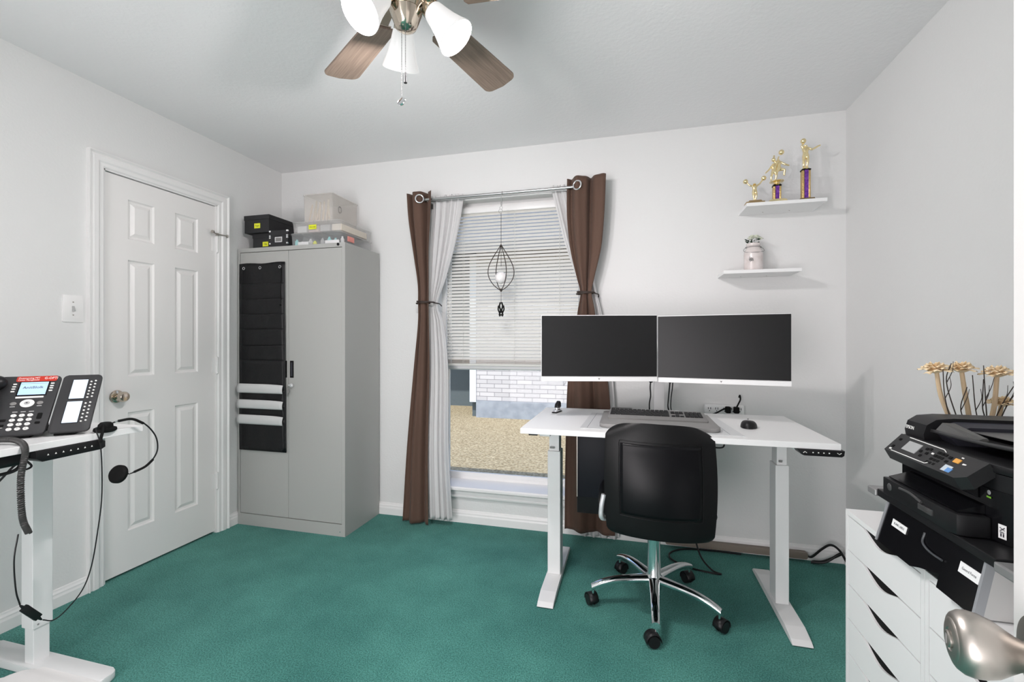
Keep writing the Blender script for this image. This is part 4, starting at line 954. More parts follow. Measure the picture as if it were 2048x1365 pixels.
# ------------------------------------------------------------------ drawer units
FX = .600
def drawer_unit(y0, y1, label):
    r = empty('drawer_unit', (FX, y0, 0)); tag(r, label, 'drawer unit', 'white drawer units'); w = y1 - y0; zt = .715; d = 1.104 - FX
    b = MB(); b.box((0, 0, 0.001), (d, .012, zt)); b.box((0, w - .012, .001), (d, w, zt)); b.box((0, .012, zt - .013), (d, w - .012, zt)); b.box((d - .006, .012, .001), (d, w - .012, zt - .013)); b.box((.012, .012, .001), (d - .006, w - .012, .08)); b.box((.030, .012, .09), (.034, w - .012, .1))
    b.build('cabinet_body', M['white'], r, smooth=False)
    edges = [.7005, .604, .507, .410, .313, .216, .092]
    for k in range(6):
        zt_, zb = edges[k] - .0012, edges[k + 1] + .0012
        n = 28; top = []
        for i in range(n + 1):
            y = .0145 + (w - .029) * i / n; t = (y - w / 2) / (.085)
            dip = .021 * max(0, math.cos(min(1, abs(t)) * PI / 2)) ** 1.4 + .002 * math.exp(-(t / 1.3) ** 2)
            top.append((y, zt_ - dip))
        b = MB(); b.prism([(.0145, zb), (w - .0145, zb)] + top[::-1], .0005, .006, 'x'); dr = b.build('drawer', M['white'], r, smooth=False)
        b = MB(); b.box((.0065, .016, zt_ - .030), (.012, w - .016, zt_ + (.001 if k else -.004))); b.build('slot_shade_strip', M['black_matte'], dr, smooth=False)  # black strip standing in for the shade inside the pull slot
        b = MB(); b.box((.020, .03, zb + .008), (.30, .034, zt_ - .04)); b.box((.020, w - .034, zb + .008), (.30, w - .03, zt_ - .04)); b.box((.020, .034, zb + .008), (.30, w - .034, zb + .012)); b.build('drawer_box', M['white'], dr, smooth=False)
    return r
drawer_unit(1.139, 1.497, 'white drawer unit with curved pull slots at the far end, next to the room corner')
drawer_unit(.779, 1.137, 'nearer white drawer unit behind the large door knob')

# printer stand
st_ = empty('printer_stand', (.60, 1.11, .7155)); tag(st_, 'black drawer organizer stand with silver sides carrying the printer', 'printer stand')
def sl(x, y, z): return (x - .60, y - 1.11, z - .7155)
ZS0, ZS1 = .717, .814
def fx(z): return .577 + (z - ZS0) * .24
b = MB()
poly = [(.964, ZS0), (1.060, ZS0), (1.061, .742), (1.085, .736), (1.118, .727), (1.145, ZS0), (1.276, ZS0), (1.270, ZS1), (.970, ZS1)]
b.hexa([sl(fx(z), y, z) for y, z in poly], [sl(fx(z) + .012, y, z) for y, z in poly]); dw = b.build('drawer_front', M['black_gloss'], st_, smooth=False)
b = MB(); b.tube([sl(fx(.797) - .001, 1.128, .797), sl(fx(.78) - .003, 1.124, .778), sl(fx(.77) - .004, 1.095, .771), sl(fx(.77) - .003, 1.060, .770)], .0022, 8); b.build('pull_lip', mat('lip_dark', (.06, .065, .07), .3), dw)
for ya, yb, zc, hh, tx in ((1.183, 1.237, .777, .016, 'BLANK LABELS'), (.968, 1.018, .780, .020, 'General Forms')):
    x = fx(zc) - .0012; tiltx = .24
    mx_ = frame_mx(sl(x, (ya + yb) / 2, zc), (0, -1, 0), (.24, 0, 1))
    b = MB(mx_); b.box((-(yb - ya) / 2, -hh / 2, -.0004), ((yb - ya) / 2, hh / 2, .0008)); s_ = b.build('paper_label', M['paper_white'], dw, smooth=False)
    text_obj('label_text', tx, .0072, mx_ @ Matrix.Translation((0, 0, .0009)), M['ink'], s_, 'CENTER', .0001, squash=.82)
b = MB(); b.box(sl(.60, .974, ZS0), sl(.93, 1.266, ZS1)); b.build('stand_body', M['black'], st_, smooth=False)
for s_, ya in ((1, 1.2705), (-1, .9695)):
    b = MB(); poly = [(fx(ZS0) - .002, ZS0), (fx(ZS0) + .012, ZS0), (fx(ZS1) + .012, ZS1), (fx(ZS1) - .002, ZS1)]
    yy0 = lambda z: ya + s_ * (.006 * (ZS1 - z) / .1)
    b.hexa([sl(x, yy0(z), z) for x, z in poly], [sl(x, yy0(z) + s_ * .006, z) for x, z in poly]); b.build('silver_edge', mat('silver_plastic', (.38, .39, .41), .35, metal=.3), st_, smooth=False)
    b = MB(); poly = [(fx(ZS0) + .012, ZS0), (.93, ZS0), (.93, ZS1), (fx(ZS1) + .012, ZS1)]; b.hexa([sl(x, yy0(z), z) for x, z in poly], [sl(x, yy0(z) + s_ * .006, z) for x, z in poly]); b.build('side_panel', mat('stand_side_grey', (.56, .55, .54), .45), st_, smooth=False)
b = MB(); b.box(sl(.592, .935, .8145), sl(.94, 1.310, .832), .002); b.build('top_shelf', M['black'], st_, smooth=False)
for ya, yb in ((1.3105, 1.348), (.882, .9345)):
    b = MB(); b.box(sl(.588, ya, .812), sl(.935, yb, .829), .003); b.build('shelf_wing', mat('silver_wing', (.30, .30, .30), .4, metal=.4), st_, smooth=False)

# printer
PX, PY, PZ = .64, 1.11, .8325
pr = empty('printer', (PX, PY, PZ)); tag(pr, 'black multifunction printer with document feeder and tilted control panel on the printer stand', 'printer')
def pl(x, y, z): return (x - PX, y - PY, z - PZ)
plan = [(.640, 1.300), (.640, 1.025), (.652, .985), (.675, .950), (.71, .928), (.76, .918), (1.00, .918), (1.00, 1.300)]
def plz(z0, z1, ins=0., pln=None, bev=.0):
    b = MB(); cx = .82; cy = 1.11; P = [(x - PX + (ins if x < cx else -ins), y - PY + (ins if y < cy else -ins)) for x, y in (pln or plan)]
    b.prism(P, z0 - PZ, z1 - PZ, 'z', bev=bev); return b
plz(PZ + .0008, .925).build('printer_body', M['black_gloss'], pr)
plz(.925, .955, .002).build('scanner_unit', M['black'], pr)
plz(.956, .972, -.001, bev=.004).build('scanner_lid', M['black'], pr)
b = MB(); prof = [(.648, .958), (.644, .985), (.650, 1.006), (.668, 1.019), (.70, 1.023), (.95, 1.023), (.985, 1.010), (.995, .985), (.995, .958)]
b.hexa([pl(x, 1.298, z) for x, z in prof], [pl(x, 1.225, z) for x, z in prof]); fe = b.build('document_feeder', M['black'], pr)
b = MB(); prof2 = [(.68, .974), (.668, .990), (.672, 1.004), (.70, 1.016), (.94, 1.016), (.97, 1.0), (.97, .974)]
b.hexa([pl(x, 1.2245, z) for x, z in prof2], [pl(x, 1.175, z - .004) for x, z in prof2]); b.build('feeder_mouth', M['ink'], fe)
b = MB(); n = 12; 
def trayf(u, v):
    y = 1.222 - .29 * v; z = .990 - .004 * math.sin(PI * v) + .012 * v; x = .655 + .02 * v + .30 * u
    return pl(x, y, z + .006 * (1 if u < .04 else 0))
b.grid(trayf, 14, 12); b.build('feeder_tray', mat('feeder_tray_grey', (.035, .035, .036), .4), pr, solid=.007)
b = MB(); b.hexa([pl(.656, 1.205, 1.000), pl(.690, 1.205, 1.000), pl(.690, 1.205, 1.016), pl(.668, 1.205, 1.016)], [pl(.672, 1.110, .996), pl(.692, 1.110, .996), pl(.692, 1.112, 1.001), pl(.684, 1.112, 1.001)]); b.build('paper_guide', mat('guide_dark', (.07, .07, .068), .4), pr)
b = MB(); b.hexa([pl(.70, 1.20, 1.003), pl(.90, 1.20, 1.003), pl(.90, 1.20, 1.004), pl(.70, 1.20, 1.004)], [pl(.70, .94, 1.009), pl(.90, .94, 1.009), pl(.90, .94, 1.010), pl(.70, .94, 1.010)])
b.build('feeder_insert', mat('insert_dark', (.09, .09, .09), .4), pr, smooth=False)
text_obj('brand_lettering', 'EPSON', .0115, frame_mx(pl(.6435, 1.276, .992), (0, -1, 0), (.08, 0, 1)), M['btn_white'], pr, 'CENTER', .0004, squash=.9)
# control panel
A0 = Vector(pl(.636, 1.294, .973)); A1 = Vector(pl(.636, 1.018, .973)); B0 = Vector(pl(.600, 1.294, .934)); B1 = Vector(pl(.597, 1.045, .936))
b = MB(); top = [A0, B0, B1, Vector(pl(.606, 1.025, .944)), A1]; dn = Vector((.012, 0, -.022)); b.hexa([p + dn for p in top], top); cpn = b.build('control_panel', mat('panel_black', (.020, .020, .021), .4, spec=.3), pr, smooth=False)
b = MB(); b.hexa([Vector(pl(.638, 1.29, .90)), Vector(pl(.638, 1.05, .90)), Vector(pl(.638, 1.05, .95)), Vector(pl(.638, 1.29, .95))], [Vector(pl(.616, 1.285, .914)), Vector(pl(.616, 1.05, .916)), Vector(pl(.630, 1.05, .95)), Vector(pl(.630, 1.29, .95))]); b.build('panel_support', M['black'], pr, smooth=False)
ex = (A1 - A0).normalized(); ey = (A0 - B0); PH = ey.length; ey.normalize(); mp_ = frame_mx(B0, ex, ey)   # local x 0..0.25 far to near, y 0..PH
def pbox(name, x0, y0, x1, y1, m, h=.0016, parent=cpn, bev=.0004): b = MB(mp_); b.box((x0, y0, -.0005), (x1, y1, h), bev, 1); return b.build(name, m, parent, smooth=False)
pbox('display', .050, .016, .098, .042, M['lcd_grey'])
b = MB(mp_); b.tube([(.026, .004, .0012), (.150, .005, .0012), (.156, .009, .0012)], .0010, 5, smooth=False); b.tube([(.040, .050, .0012), (.160, .049, .0012), (.170, .045, .0012)], .0010, 5, smooth=False); b.build('panel_trim', M['btn_white'], cpn)
for x, y in ((.014, .016), (.014, .038), (.104, .028), (.114, .018), (.124, .028), (.114, .038), (.124, .040)): pbox('button', x, y - .003, x + .007, y + .003, M['black_matte'])
pbox('start_light', .140, .030, .146, .034, M['btn_white'])
for i in range(4):
    for j in range(3): pbox('number_key', .152 - .0015 * i + j * .0105, .039 - i * .0095 - .003, .1595 - .0015 * i + j * .0105, .039 - i * .0095 + .003, M['black_matte'])
for i in range(2): pbox('button', .188, .034 - i * .011, .196, .040 - i * .011, M['black_matte'])
pbox('stop_button', .206, .030, .222, .040, M['orange'], .0022); pbox('start_button', .200, .005, .222, .020, mat('pale_button', (.55, .62, .68), .3), .0024); pbox('copy_button', .212, .005, .226, .0155, M['blue'], .0027)
pbox('icon', .230, .031, .240, .035, M['btn_white'], .0008); pbox('icon', .214, .044, .220, .0465, M['btn_white'], .0008); pbox('icon', .012, .006, .020, .010, M['btn_white'], .0008)
# paper tray
b = MB(); b.prism([(x - PX, y - PY) for x, y in ((.588, 1.272), (.586, 1.045), (.592, 1.028), (.606, 1.022), (.6395, 1.022), (.6395, 1.272))], 0.0008, .040, 'z', bev=.002); tr = b.build('paper_tray', M['black'], pr)
b = MB(); b.hexa([pl(.596, 1.262, .8735), pl(.6395, 1.262, .8735), pl(.6395, 1.035, .8735), pl(.598, 1.035, .8735)], [pl(.594, 1.262, .8765), pl(.6395, 1.262, .892), pl(.6395, 1.035, .892), pl(.596, 1.035, .8765)]); b.build('output_flap', M['black_gloss'], tr, smooth=False)
b = MB(); b.tube([pl(.5855, 1.20, .866), pl(.585, 1.16, .868), pl(.5845, 1.12, .862)], .0028, 8); b.box(pl(.583, 1.085, .846), pl(.588, 1.13, .858), .001); b.build('tray_grip', mat('grip_dark', (.05, .05, .05), .3), tr)
b = MB(); b.ball(pl(.588, 1.245, .855), .009, 12, (.3, 1, 1)); b.build('tray_knob', mat('knob_dark', (.06, .06, .06), .3), tr)
mc = frame_mx(pl(.6452, 1.003, .855), (.012, -.040, 0), (0, 0, 1))
b = MB(mc); b.box((-.0065, -.0125, 0), (.0065, .0125, .0006)); em = b.build('sticker', M['paper_white'], pr, smooth=False)
b = MB(mc); b.box((-.004, -.002, .0006), (.003, -.0005, .001)); b.tube([(-.004, .007, .0008), (.004, .003, .0008), (-.004, .001, .0008), (.004, .008, .0008)], .0008, 4, smooth=False); b.box((-.003, -.009, .0006), (-.001, -.003, .001)); b.box((.001, -.009, .0006), (.003, -.003, .001)); b.build('sticker_symbol', M['ink'], em)
mc = frame_mx(pl(.6398, 1.026, .914), (0, -1, 0), (0, 0, 1))
b = MB(mc); b.ball((0, .004, 0), .0045, 10, (1, 1, .15)); b.build('star_mark', M['grey_light'], pr); b = MB(mc); b.box((-.005, -.006, 0), (.005, -.003, .0006)); b.build('green_mark', M['green'], pr)

# dried flowers behind the printer
vs = empty('flower_vase', (.865, 1.425, .7155)); tag(vs, 'grey vase behind the printer holding the dried cream flowers and dark twigs', 'vase')
b = MB(); b.lathe([(0, .0005), (.035, .0005), (.042, .02), (.044, .08), (.034, .15), (.028, .185), (.032, .20), (.029, .20), (.025, .185), (.03, .15), (.038, .08), (0, .012)], None, 32); b.build('vase_body', M['vase'], vs)
def dried(x, y, z, r, pts, label, sd):
    q = empty('dried_flower', (.865, 1.425, .7155)); tag(q, label, 'dried flower', 'dried cream flowers')
    b = MB(); b.tube([(px - .865, py - 1.425, pz - .7155) for px, py, pz in pts], (.0062, .0048), 8); b.build('stem', M['stem'], q)
    rnd = random.Random(sd); b = MB(); c = Vector((x - .865, y - 1.425, z - .7155)); N = 34
    for k in range(N):
        a = k * 2.399; t = (k + 1) / N; rr = r * (.22 + .78 * t ** .8) * rnd.uniform(.88, 1.08); w = .30 + .12 * (1 - t); base = r * .06; hh = r * (.58 * (1 - t) ** .7 + .05)
        drp = -.16 * r * t * rnd.uniform(.3, 1.4)
        def f(u, v, a=a, rr=rr, w=w, hh=hh, drp=drp, t=t):
            s_ = (u - .5) * 2; rad = base + (rr - base) * v; al = a + s_ * w * (1 - .35 * v ** 3)
            zz = hh * math.sin(min(1, v * 1.15) * PI / 2) + drp * v * v + .05 * r * math.cos(s_ * 3) * v - .02 * r
            return c + Vector((rad * math.cos(al), rad * math.sin(al), zz))
        b.grid(f, 4, 4)
    b.lathe([(0, -.008), (.006, -.006), (r * .5, 0), (0, .004)], Matrix.Translation(c), 14)
    b.build('flower_head', M['cream'], q, solid=.0008)
    return q
dried(.772, 1.42, 1.120, .037, [(.85, 1.42, .82), (.815, 1.42, .96), (.785, 1.42, 1.05), (.774, 1.42, 1.12)], 'leftmost of the dried cream flowers rising behind the printer', 3)
dried(.834, 1.43, 1.122, .036, [(.862, 1.425, .82), (.852, 1.43, .98), (.840, 1.43, 1.07), (.834, 1.43, 1.12)], 'dried cream flower just right of the leftmost one, behind the printer', 5)
dried(.902, 1.42, 1.112, .038, [(.872, 1.425, .82), (.882, 1.42, .95), (.896, 1.42, 1.03), (.902, 1.42, 1.11)], 'dried cream flower beside the open door edge, tall stem', 8)
dried(.925, 1.44, 1.035, .034, [(.878, 1.43, .82), (.895, 1.44, .93), (.915, 1.44, .99), (.925, 1.44, 1.035)], 'lowest dried cream flower, behind the printer near the open door', 11)
tw = [[(.86, 1.41, .84), (.80, 1.40, .98), (.782, 1.40, 1.05), (.777, 1.40, 1.13)], [(.86, 1.41, .84), (.81, 1.40, .99), (.785, 1.40, 1.09), (.795, 1.40, 1.14)], [(.862, 1.41, .84), (.842, 1.40, .95), (.815, 1.40, 1.02), (.828, 1.40, 1.08)], [(.866, 1.42, .84), (.866, 1.41, .95), (.852, 1.41, 1.02), (.845, 1.41, 1.11)],
      [(.868, 1.42, .84), (.872, 1.41, .98), (.866, 1.41, 1.03), (.868, 1.41, 1.10)], [(.868, 1.42, .84), (.874, 1.41, .98), (.872, 1.41, 1.05), (.868, 1.41, 1.135)], [(.872, 1.43, .84), (.895, 1.42, .95), (.925, 1.42, 1.04), (.96, 1.42, 1.09)], [(.872, 1.43, .84), (.885, 1.42, .95), (.91, 1.42, 1.03), (.945, 1.42, 1.10)]]
for k, t_ in enumerate(tw):
    b = MB(); b.tube(t_, (.0018, .0010), 5); b.tube([t_[2], Vector(t_[2]) + Vector((.012, 0, .03)), Vector(t_[2]) + Vector((.010 + .004 * (k % 3), 0, .055))], (.0012, .0006), 4)
    tag(b.build('twig', M['twig']), 'thin dark twig standing among the dried cream flowers', 'twig', 'twigs among the flowers')

# ------------------------------------------------------------------ ceiling fan
FCX, FCY = -.635, 1.200
fan = empty('ceiling_fan', (FCX, FCY, H)); tag(fan, 'ceiling fan with five brown wooden blades and three lit frosted glass shades', 'ceiling fan')
b = MB(); b.lathe([(0, -.0005), (.075, -.0005), (.078, -.02), (.06, -.05), (.055, -.055), (.095, -.065), (.115, -.09), (.118, -.15), (.10, -.19), (.07, -.205), (0, -.205)], None, 48); b.build('motor_housing', M['bronze_nickel'], fan)
b = MB(); b.lathe([(.045, -.205), (.05, -.215), (.052, -.25), (.045, -.275), (.047, -.28), (.040, -.30), (.030, -.325), (.016, -.335), (0, -.337)], None, 40); b.build('light_kit_hub', M['bronze_nickel'], fan)
for k in range(5):
    a = R_(73.6 + 72 * k); mx = Matrix.Rotation(a, 4, 'Z') @ Matrix.Translation((0, 0, -.235)) @ Matrix.Rotation(R_(-12), 4, 'X')
    b = MB(); r0, r1, w0, w1 = .165, .530, .052, .066
    P = [(r0, -w0 + .012), (r0 + .012, -w0)] + [(r1 - .05 + .05 * math.sin(t), -w1 + .028 - .028 * math.cos(t) - 0) for t in [0]] 
    P = [(r0, -w0 + .01), (r0 + .01, -w0), (r1 - .03, -w1)] + [(r1 - .03 + .028 * math.sin(R_(t)), -w1 + .028 - .028 * math.cos(R_(t))) for t in (20, 45, 70, 90)] + [(r1 + .004, 0)] + [(r1 - .03 + .028 * math.sin(R_(t)), w1 - .028 + .028 * math.cos(R_(t))) for t in (90, 70, 45, 20)] + [(r1 - .03, w1), (r0 + .01, w0), (r0, w0 - .01)]
    b.prism(P, -.003, .003, 'z'); bl = b.build('blade', M['wood'], fan, smooth=False); bl.matrix_local = mx
    b = MB(); b.hexa([(.085, -.018, .022), (.085, .018, .022), (.085, .018, .028), (.085, -.018, .028)], [(.16, -.022, .004), (.16, .022, .004), (.16, .022, .010), (.16, -.022, .010)]); b.box((.16, -.035, .0035), (.215, .035, .0075), .002)
    br = b.build('blade_bracket', M['bronze_nickel'], bl, smooth=False)
BULBS = []
for k, ang in enumerate((124, 244, 12)):
    a = R_(ang); u = Vector((math.cos(a), math.sin(a), 0)); tl = R_(40)
    ax = (u * math.sin(tl) + Vector((0, 0, -math.cos(tl)))).normalized()
    n0 = u * .066 + Vector((0, 0, -.262)); mx = frame_mx(n0, ax.cross(Vector((0, 0, 1))).cross(ax) * -1, Vector((0, 0, 1)).cross(ax)); 
    mz = mx.to_3x3() @ Vector((0, 0, 1))
    if mz.dot(ax) < 0: mx = frame_mx(n0, ax.cross(Vector((0, 0, 1))).cross(ax), Vector((0, 0, 1)).cross(ax))
    b = MB(); b.tube([u * .030 + Vector((0, 0, -.245)), u * .048 + Vector((0, 0, -.250)), n0 + ax * .006], .011, 12); b.build('light_arm', M['bronze_nickel'], fan)
    b = MB(); b.lathe([(0, -.006), (.018, -.006), (.027, .004), (.029, .026), (.027, .028), (.026, .006), (0, .002)], mx, 28); b.build('socket_cup', M['bronze_nickel'], fan)
    b = MB(); b.lathe([(.0255, .016), (.0300, .024), (.0325, .036), (.036, .055), (.042, .080), (.050, .105), (.0565, .122), (.058, .128), (.0565, .129), (.048, .106), (.040, .080), (.034, .055), (.030, .036), (.024, .02), (.0255, .016)], mx, 48); b.build('lamp_shade', M['shade'], fan)
    b = MB(); b.ball(mx @ Vector((0, 0, .075)), .024, 20); b.cyl(mx @ Vector((0, 0, .01)), mx @ Vector((0, 0, .06)), .013, 14); b.build('bulb', M['bulb'], fan)
    w = mx @ Vector((0, 0, .118)); BULBS.append((FCX + w.x, FCY + w.y, H + w.z))
def chain(pts, end, name, mk_):
    b = MB(); P = catmull(pts, 1)
    n = int((P[0] - P[-1]).length / .0046)
    for i in range(n): b.ball(P[0].lerp(P[-1], i / n), .0016, 6)
    b.build(name, M['grey_plastic'], fan)
chain([(-.004, -.018, -.30), (-.004, -.018, -.535)], None, 'pull_chain', 0)
chain([(.010, -.022, -.30), (.010, -.022, -.475)], None, 'pull_chain', 0)
b = MB(); mm = Matrix.Translation((-.004, -.018, -.550)) @ Matrix.Rotation(R_(-12), 4, 'Z') @ Matrix.Rotation(R_(70), 4, 'X'); b.lathe([(0, -.003), (.013, -.003), (.0145, 0), (.013, .003), (.010, .002), (0, .002)], mm, 28); b.build('round_pull', M['chrome'], fan)
b = MB(); b.lathe([(0, -.030), (.005, -.030), (.004, -.012), (.002, 0), (0, 0)], Matrix.Translation((.010, -.022, -.470)), 12); b.build('bell_pull', M['black'], fan)

# ------------------------------------------------------------------ near-left standing desk
LT = .885
ld = empty('standing_desk', (-2.08, .66, 0)); tag(ld, 'white standing desk along the left wall with the desk phone on it', 'desk')
def ll(x, y, z): return (x + 2.08, y - .66, z)
b = MB(); b.box(ll(-2.34, .06, LT - .022), ll(-1.742, 1.268, LT), .0015); b.build('tabletop', M['white'], ld, smooth=False)
for y in (.165, 1.163):
    b = MB(); b.box(ll(-2.137, y - .030, .155), ll(-2.079, y + .030, LT - .045), .002); c = b.build('leg_column', M['white_metal'], ld, smooth=False)
    b = MB(); b.box(ll(-2.131, y - .024, .026), ll(-2.085, y + .024, .155), .002); b.build('inner_column', M['white_metal'], c, smooth=False)
    for xx in (-2.122, -2.094):
        s_ = MB(); s_.cyl(ll(-2.0795, y - .014, .168), ll(-2.078, y - .014, .168), .003, 8); 
        if xx > -2.1: s_.build('screw', M['grey_plastic'], c)
        else: s_.bm.free()
    b = MB(); pts = rrect(-2.40 + 2.08, y - .66 - .040, -1.762 + 2.08, y - .66 + .040, .030, 6); b.prism(pts, .001, .027, 'z', bev=.004); b.build('foot', M['white_metal'], ld)
    b = MB(); b.box(ll(-2.30, y - .02, LT - .045), ll(-1.80, y + .02, LT - .0225), .002); b.build('support_bracket', M['white_metal'], ld)
b = MB(); b.box(ll(-2.10, .19, LT - .06), ll(-2.06, 1.13, LT - .0225), .002); b.build('steel_frame', M['white_metal'], ld)
b = MB(); b.prism([(.955 - .66, LT - .023), (1.132 - .66, LT - .023), (1.143 - .66, LT - .030), (1.143 - .66, LT - .050), (1.132 - .66, LT - .056), (.972 - .66, LT - .058), (.957 - .66, LT - .046)], -1.80 + 2.08, -1.738 + 2.08, 'x', bev=.002); lp = b.build('control_panel', M['black'], ld)
for k in range(7):
    b = MB(); y = .985 + k * .0195 - .66; b.prism([(y - .0025, LT - .041), (y + .0025, LT - .041), (y, LT - .036)], -1.7385 + 2.08, -1.7372 + 2.08, 'x'); b.build('panel_icon', M['btn_white'], lp)
b = MB(); b.box(ll(-1.95, .60, LT - .060), ll(-1.76, .945, LT - .023), .012, 3); b.build('control_box', M['black'], ld)
b = MB(); b.tube([ll(-1.79, .955, LT - .045), ll(-1.78, .93, LT - .075), ll(-1.80, .88, LT - .085), ll(-1.83, .82, LT - .10), ll(-1.85, .72, LT - .11)], .005, 8); b.tube([ll(-1.785, .955, LT - .05), ll(-1.775, .965, LT - .072), ll(-1.775, .945, LT - .078), ll(-1.78, .93, LT - .06), ll(-1.80, .88, LT - .12), ll(-1.82, .80, LT - .125)], .003, 8); b.build('under_desk_cable', M['black'], ld)
# grey rounded stool in the bottom left corner
gs = empty('footrest', (-1.20, .55, 0)); tag(gs, 'pale grey rounded low stool in front of the left desk foot', 'stool')
b = MB(); b.prism(rrect(-.200, -.20, .20, .203, .055, 8), .385, .425, 'z', bev=.012, seg=4); b.build('stool_top', mat('stool_grey', (.58, .575, .57), .55), gs)
for x, y in ((-.14, -.14), (.14, -.14), (-.14, .14), (.14, .14)):
    b = MB(); b.cyl((x * 1.05, y, 0.001), (x, y, .386), .012, 14); b.build('leg', mat('stool_leg_grey', (.4, .4, .4), .5), gs)

# ------------------------------------------------------------------ desk phone and key module
PHR = R_(42); TL = R_(52)
def phone_face(): return Matrix.Rotation(TL, 4, 'X')
ph = empty('desk_phone', (-1.832, 1.030, LT), PHR); tag(ph, 'black office desk phone with a lit blue display and white keys on the left desk', 'phone')
FM = Matrix.Translation((0, 0, .012)) @ phone_face()
def wedge(x0, x1, Lf, nm, par, m):
    b = MB(); c, s_ = Lf * math.cos(TL), Lf * math.sin(TL)
    b.prism([(.012, .001), (c + .02, .001), (c - .012, s_ - .040), (.012, .018)], x0 + .012, x1 - .040, 'x'); b.build(nm, M['black_matte'], par, smooth=False)
    b = MB(FM); b.prism(rrect(x0, 0, x1, Lf, .012), -.006, .003, 'z', bev=.002); return b.build('faceplate', m, par)
pm = mat('phone_charcoal', (.028, .028, .030), .45)
wedge(-.235, -.002, .225, 'phone_base', ph, pm)
def pb(name, u, w, du, dw, m, h=.0045, par=ph, rnd=False):
    b = MB(FM)
    if rnd: b.lathe([(0, h + .001), (1 * .75, h + .001), (1, h - .0005), (1, .002)], Matrix.Translation((u, w, 0)) @ Matrix.Diagonal((du, dw, 1, 1)), 20)
    else: b.prism(rrect(u - du, w - dw, u + du, w + dw, min(du, dw) * .5, 3), .002, h, 'z')
    return b.build(name, m, par)
s_ = pb('red_strip', -.062, .2135, .051, .0105, M['red'], .0040)
text_obj('strip_text', 'Outsourcing MIT', .0085, FM @ Matrix.Translation((-.109, .2165, .0042)), M['btn_white'], s_, 'LEFT', .0002, squash=.9)
text_obj('strip_text', 'Center Management', .0078, FM @ Matrix.Translation((-.109, .2090, .0042)), M['btn_white'], s_, 'LEFT', .0002, squash=.82)
text_obj('strip_text', 'G-OPTI', .0125, FM @ Matrix.Translation((-.044, .2145, .0042)), M['btn_white'], s_, 'LEFT', .0003, squash=.85)
b = MB(FM); b.box((-.102, .146, .002), (-.026, .203, .0036), .001); dsp = b.build('display_frame', M['black_gloss'], ph)
b = MB(FM); b.box((-.098, .150, .0034), (-.030, .200, .0042)); ds = b.build('display', M['lcd'], dsp, smooth=False)
text_obj('display_text', 'AnitBlolk', .0135, FM @ Matrix.Translation((-.090, .178, .0043)), M['ink'], ds, 'LEFT', .0002)
text_obj('display_text', 'Tue  Dec 8  Acct 3147 Main', .0055, FM @ Matrix.Translation((-.093, .1955, .0043)), M['ink'], ds, 'LEFT', .0002) if False else None
b = MB(FM); b.box((-.097, .1935, .0042), (-.032, .1945, .0044)); b.build('display_line', M['grey_plastic'], ds)
pb('silver_bar', -.0655, .140, .034, .003, M['btn_white'])
nv = pb('navigation_ring', -.066, .116, .0175, .0150, M['btn_white'], .0055, rnd=True); pb('navigation_centre', -.066, .116, .0075, .0065, M['grey_light'], .0070, par=nv, rnd=True); pb('navigation_dot', -.066, .116, .0022, .0016, M['ink'], .0085, par=nv)
for u in (-.099, -.035): pb('round_button', u, .116, .008, .0065, M['grey_plastic'], .006, rnd=True); pb('button_mark', u, .105, .006, .0012, M['grey_light'])
for w_ in (.193, .183, .174, .164): pb('line_key', -.019, w_, .0045, .0020, M['btn_white'], .0050); pb('line_key', -.112, w_, .0045, .0020, M['btn_white'], .0050)
for j, w_ in enumerate((.071, .0545, .038, .0215)):
    for i, u in enumerate((-.088, -.0685, -.049)):
        k = pb('dial_key', u, w_, .0070, .0056, M['btn_white'], .0055, rnd=True)
        text_obj('key_digit', '123456789*0#'[j * 3 + i], .0055, FM @ Matrix.Translation((u, w_, .0066)), M['ink'], k, 'CENTER', .0001)
for i, u in enumerate((-.088, -.0685, -.049)): pb('soft_key', u, .0845, .006, .0014, M['grey_light'])
for u, w_, du, dw in ((-.026, .066, .006, .011), (-.026, .041, .006, .004), (-.112, .055, .009, .004), (-.112, .036, .009, .004)): pb('feature_key', u, w_, du, dw, M['black_matte'])
pb('key_mark', -.112, .0285, .008, .0006, M['btn_white'])
b = MB(FM); b.tube([(-.155, .020, .022), (-.155, .06, .034), (-.155, .12, .036), (-.155, .19, .022)], .013, 14); b.ball((-.152, .192, .018), .026, 20, (1, .95, .8)); b.ball((-.155, .030, .018), .026, 20, (1, .95, .8)); b.build('handset', M['black'], ph)
em = empty('key_expansion_module', (-1.8295, 1.0335, LT), PHR); tag(em, 'black side key module with two pale lit screens, right of the desk phone', 'phone module')
wedge(.000, .103, .225, 'module_base', em, pm)
for w0, w1, k0 in ((.127, .204, 0), (.033, .115, 1)):
    b = MB(FM); b.box((.027, w0 - .002, .002), (.069, w1 + .002, .0036), .0005); fr = b.build('screen_frame', M['black_gloss'], em)
    b = MB(FM); b.box((.029, w0, .0034), (.068, w1, .0042)); b.build('screen', M['lcd_pale'], fr, smooth=False)
    for i in range(6):
        for u, dz in ((.0775, 0), (.089, .003)):
            pb('module_key', u, w1 - .009 - i * (w1 - w0 - .012) / 5 + dz, .0030, .0026, M['btn_white'], .005, par=em, rnd=True)

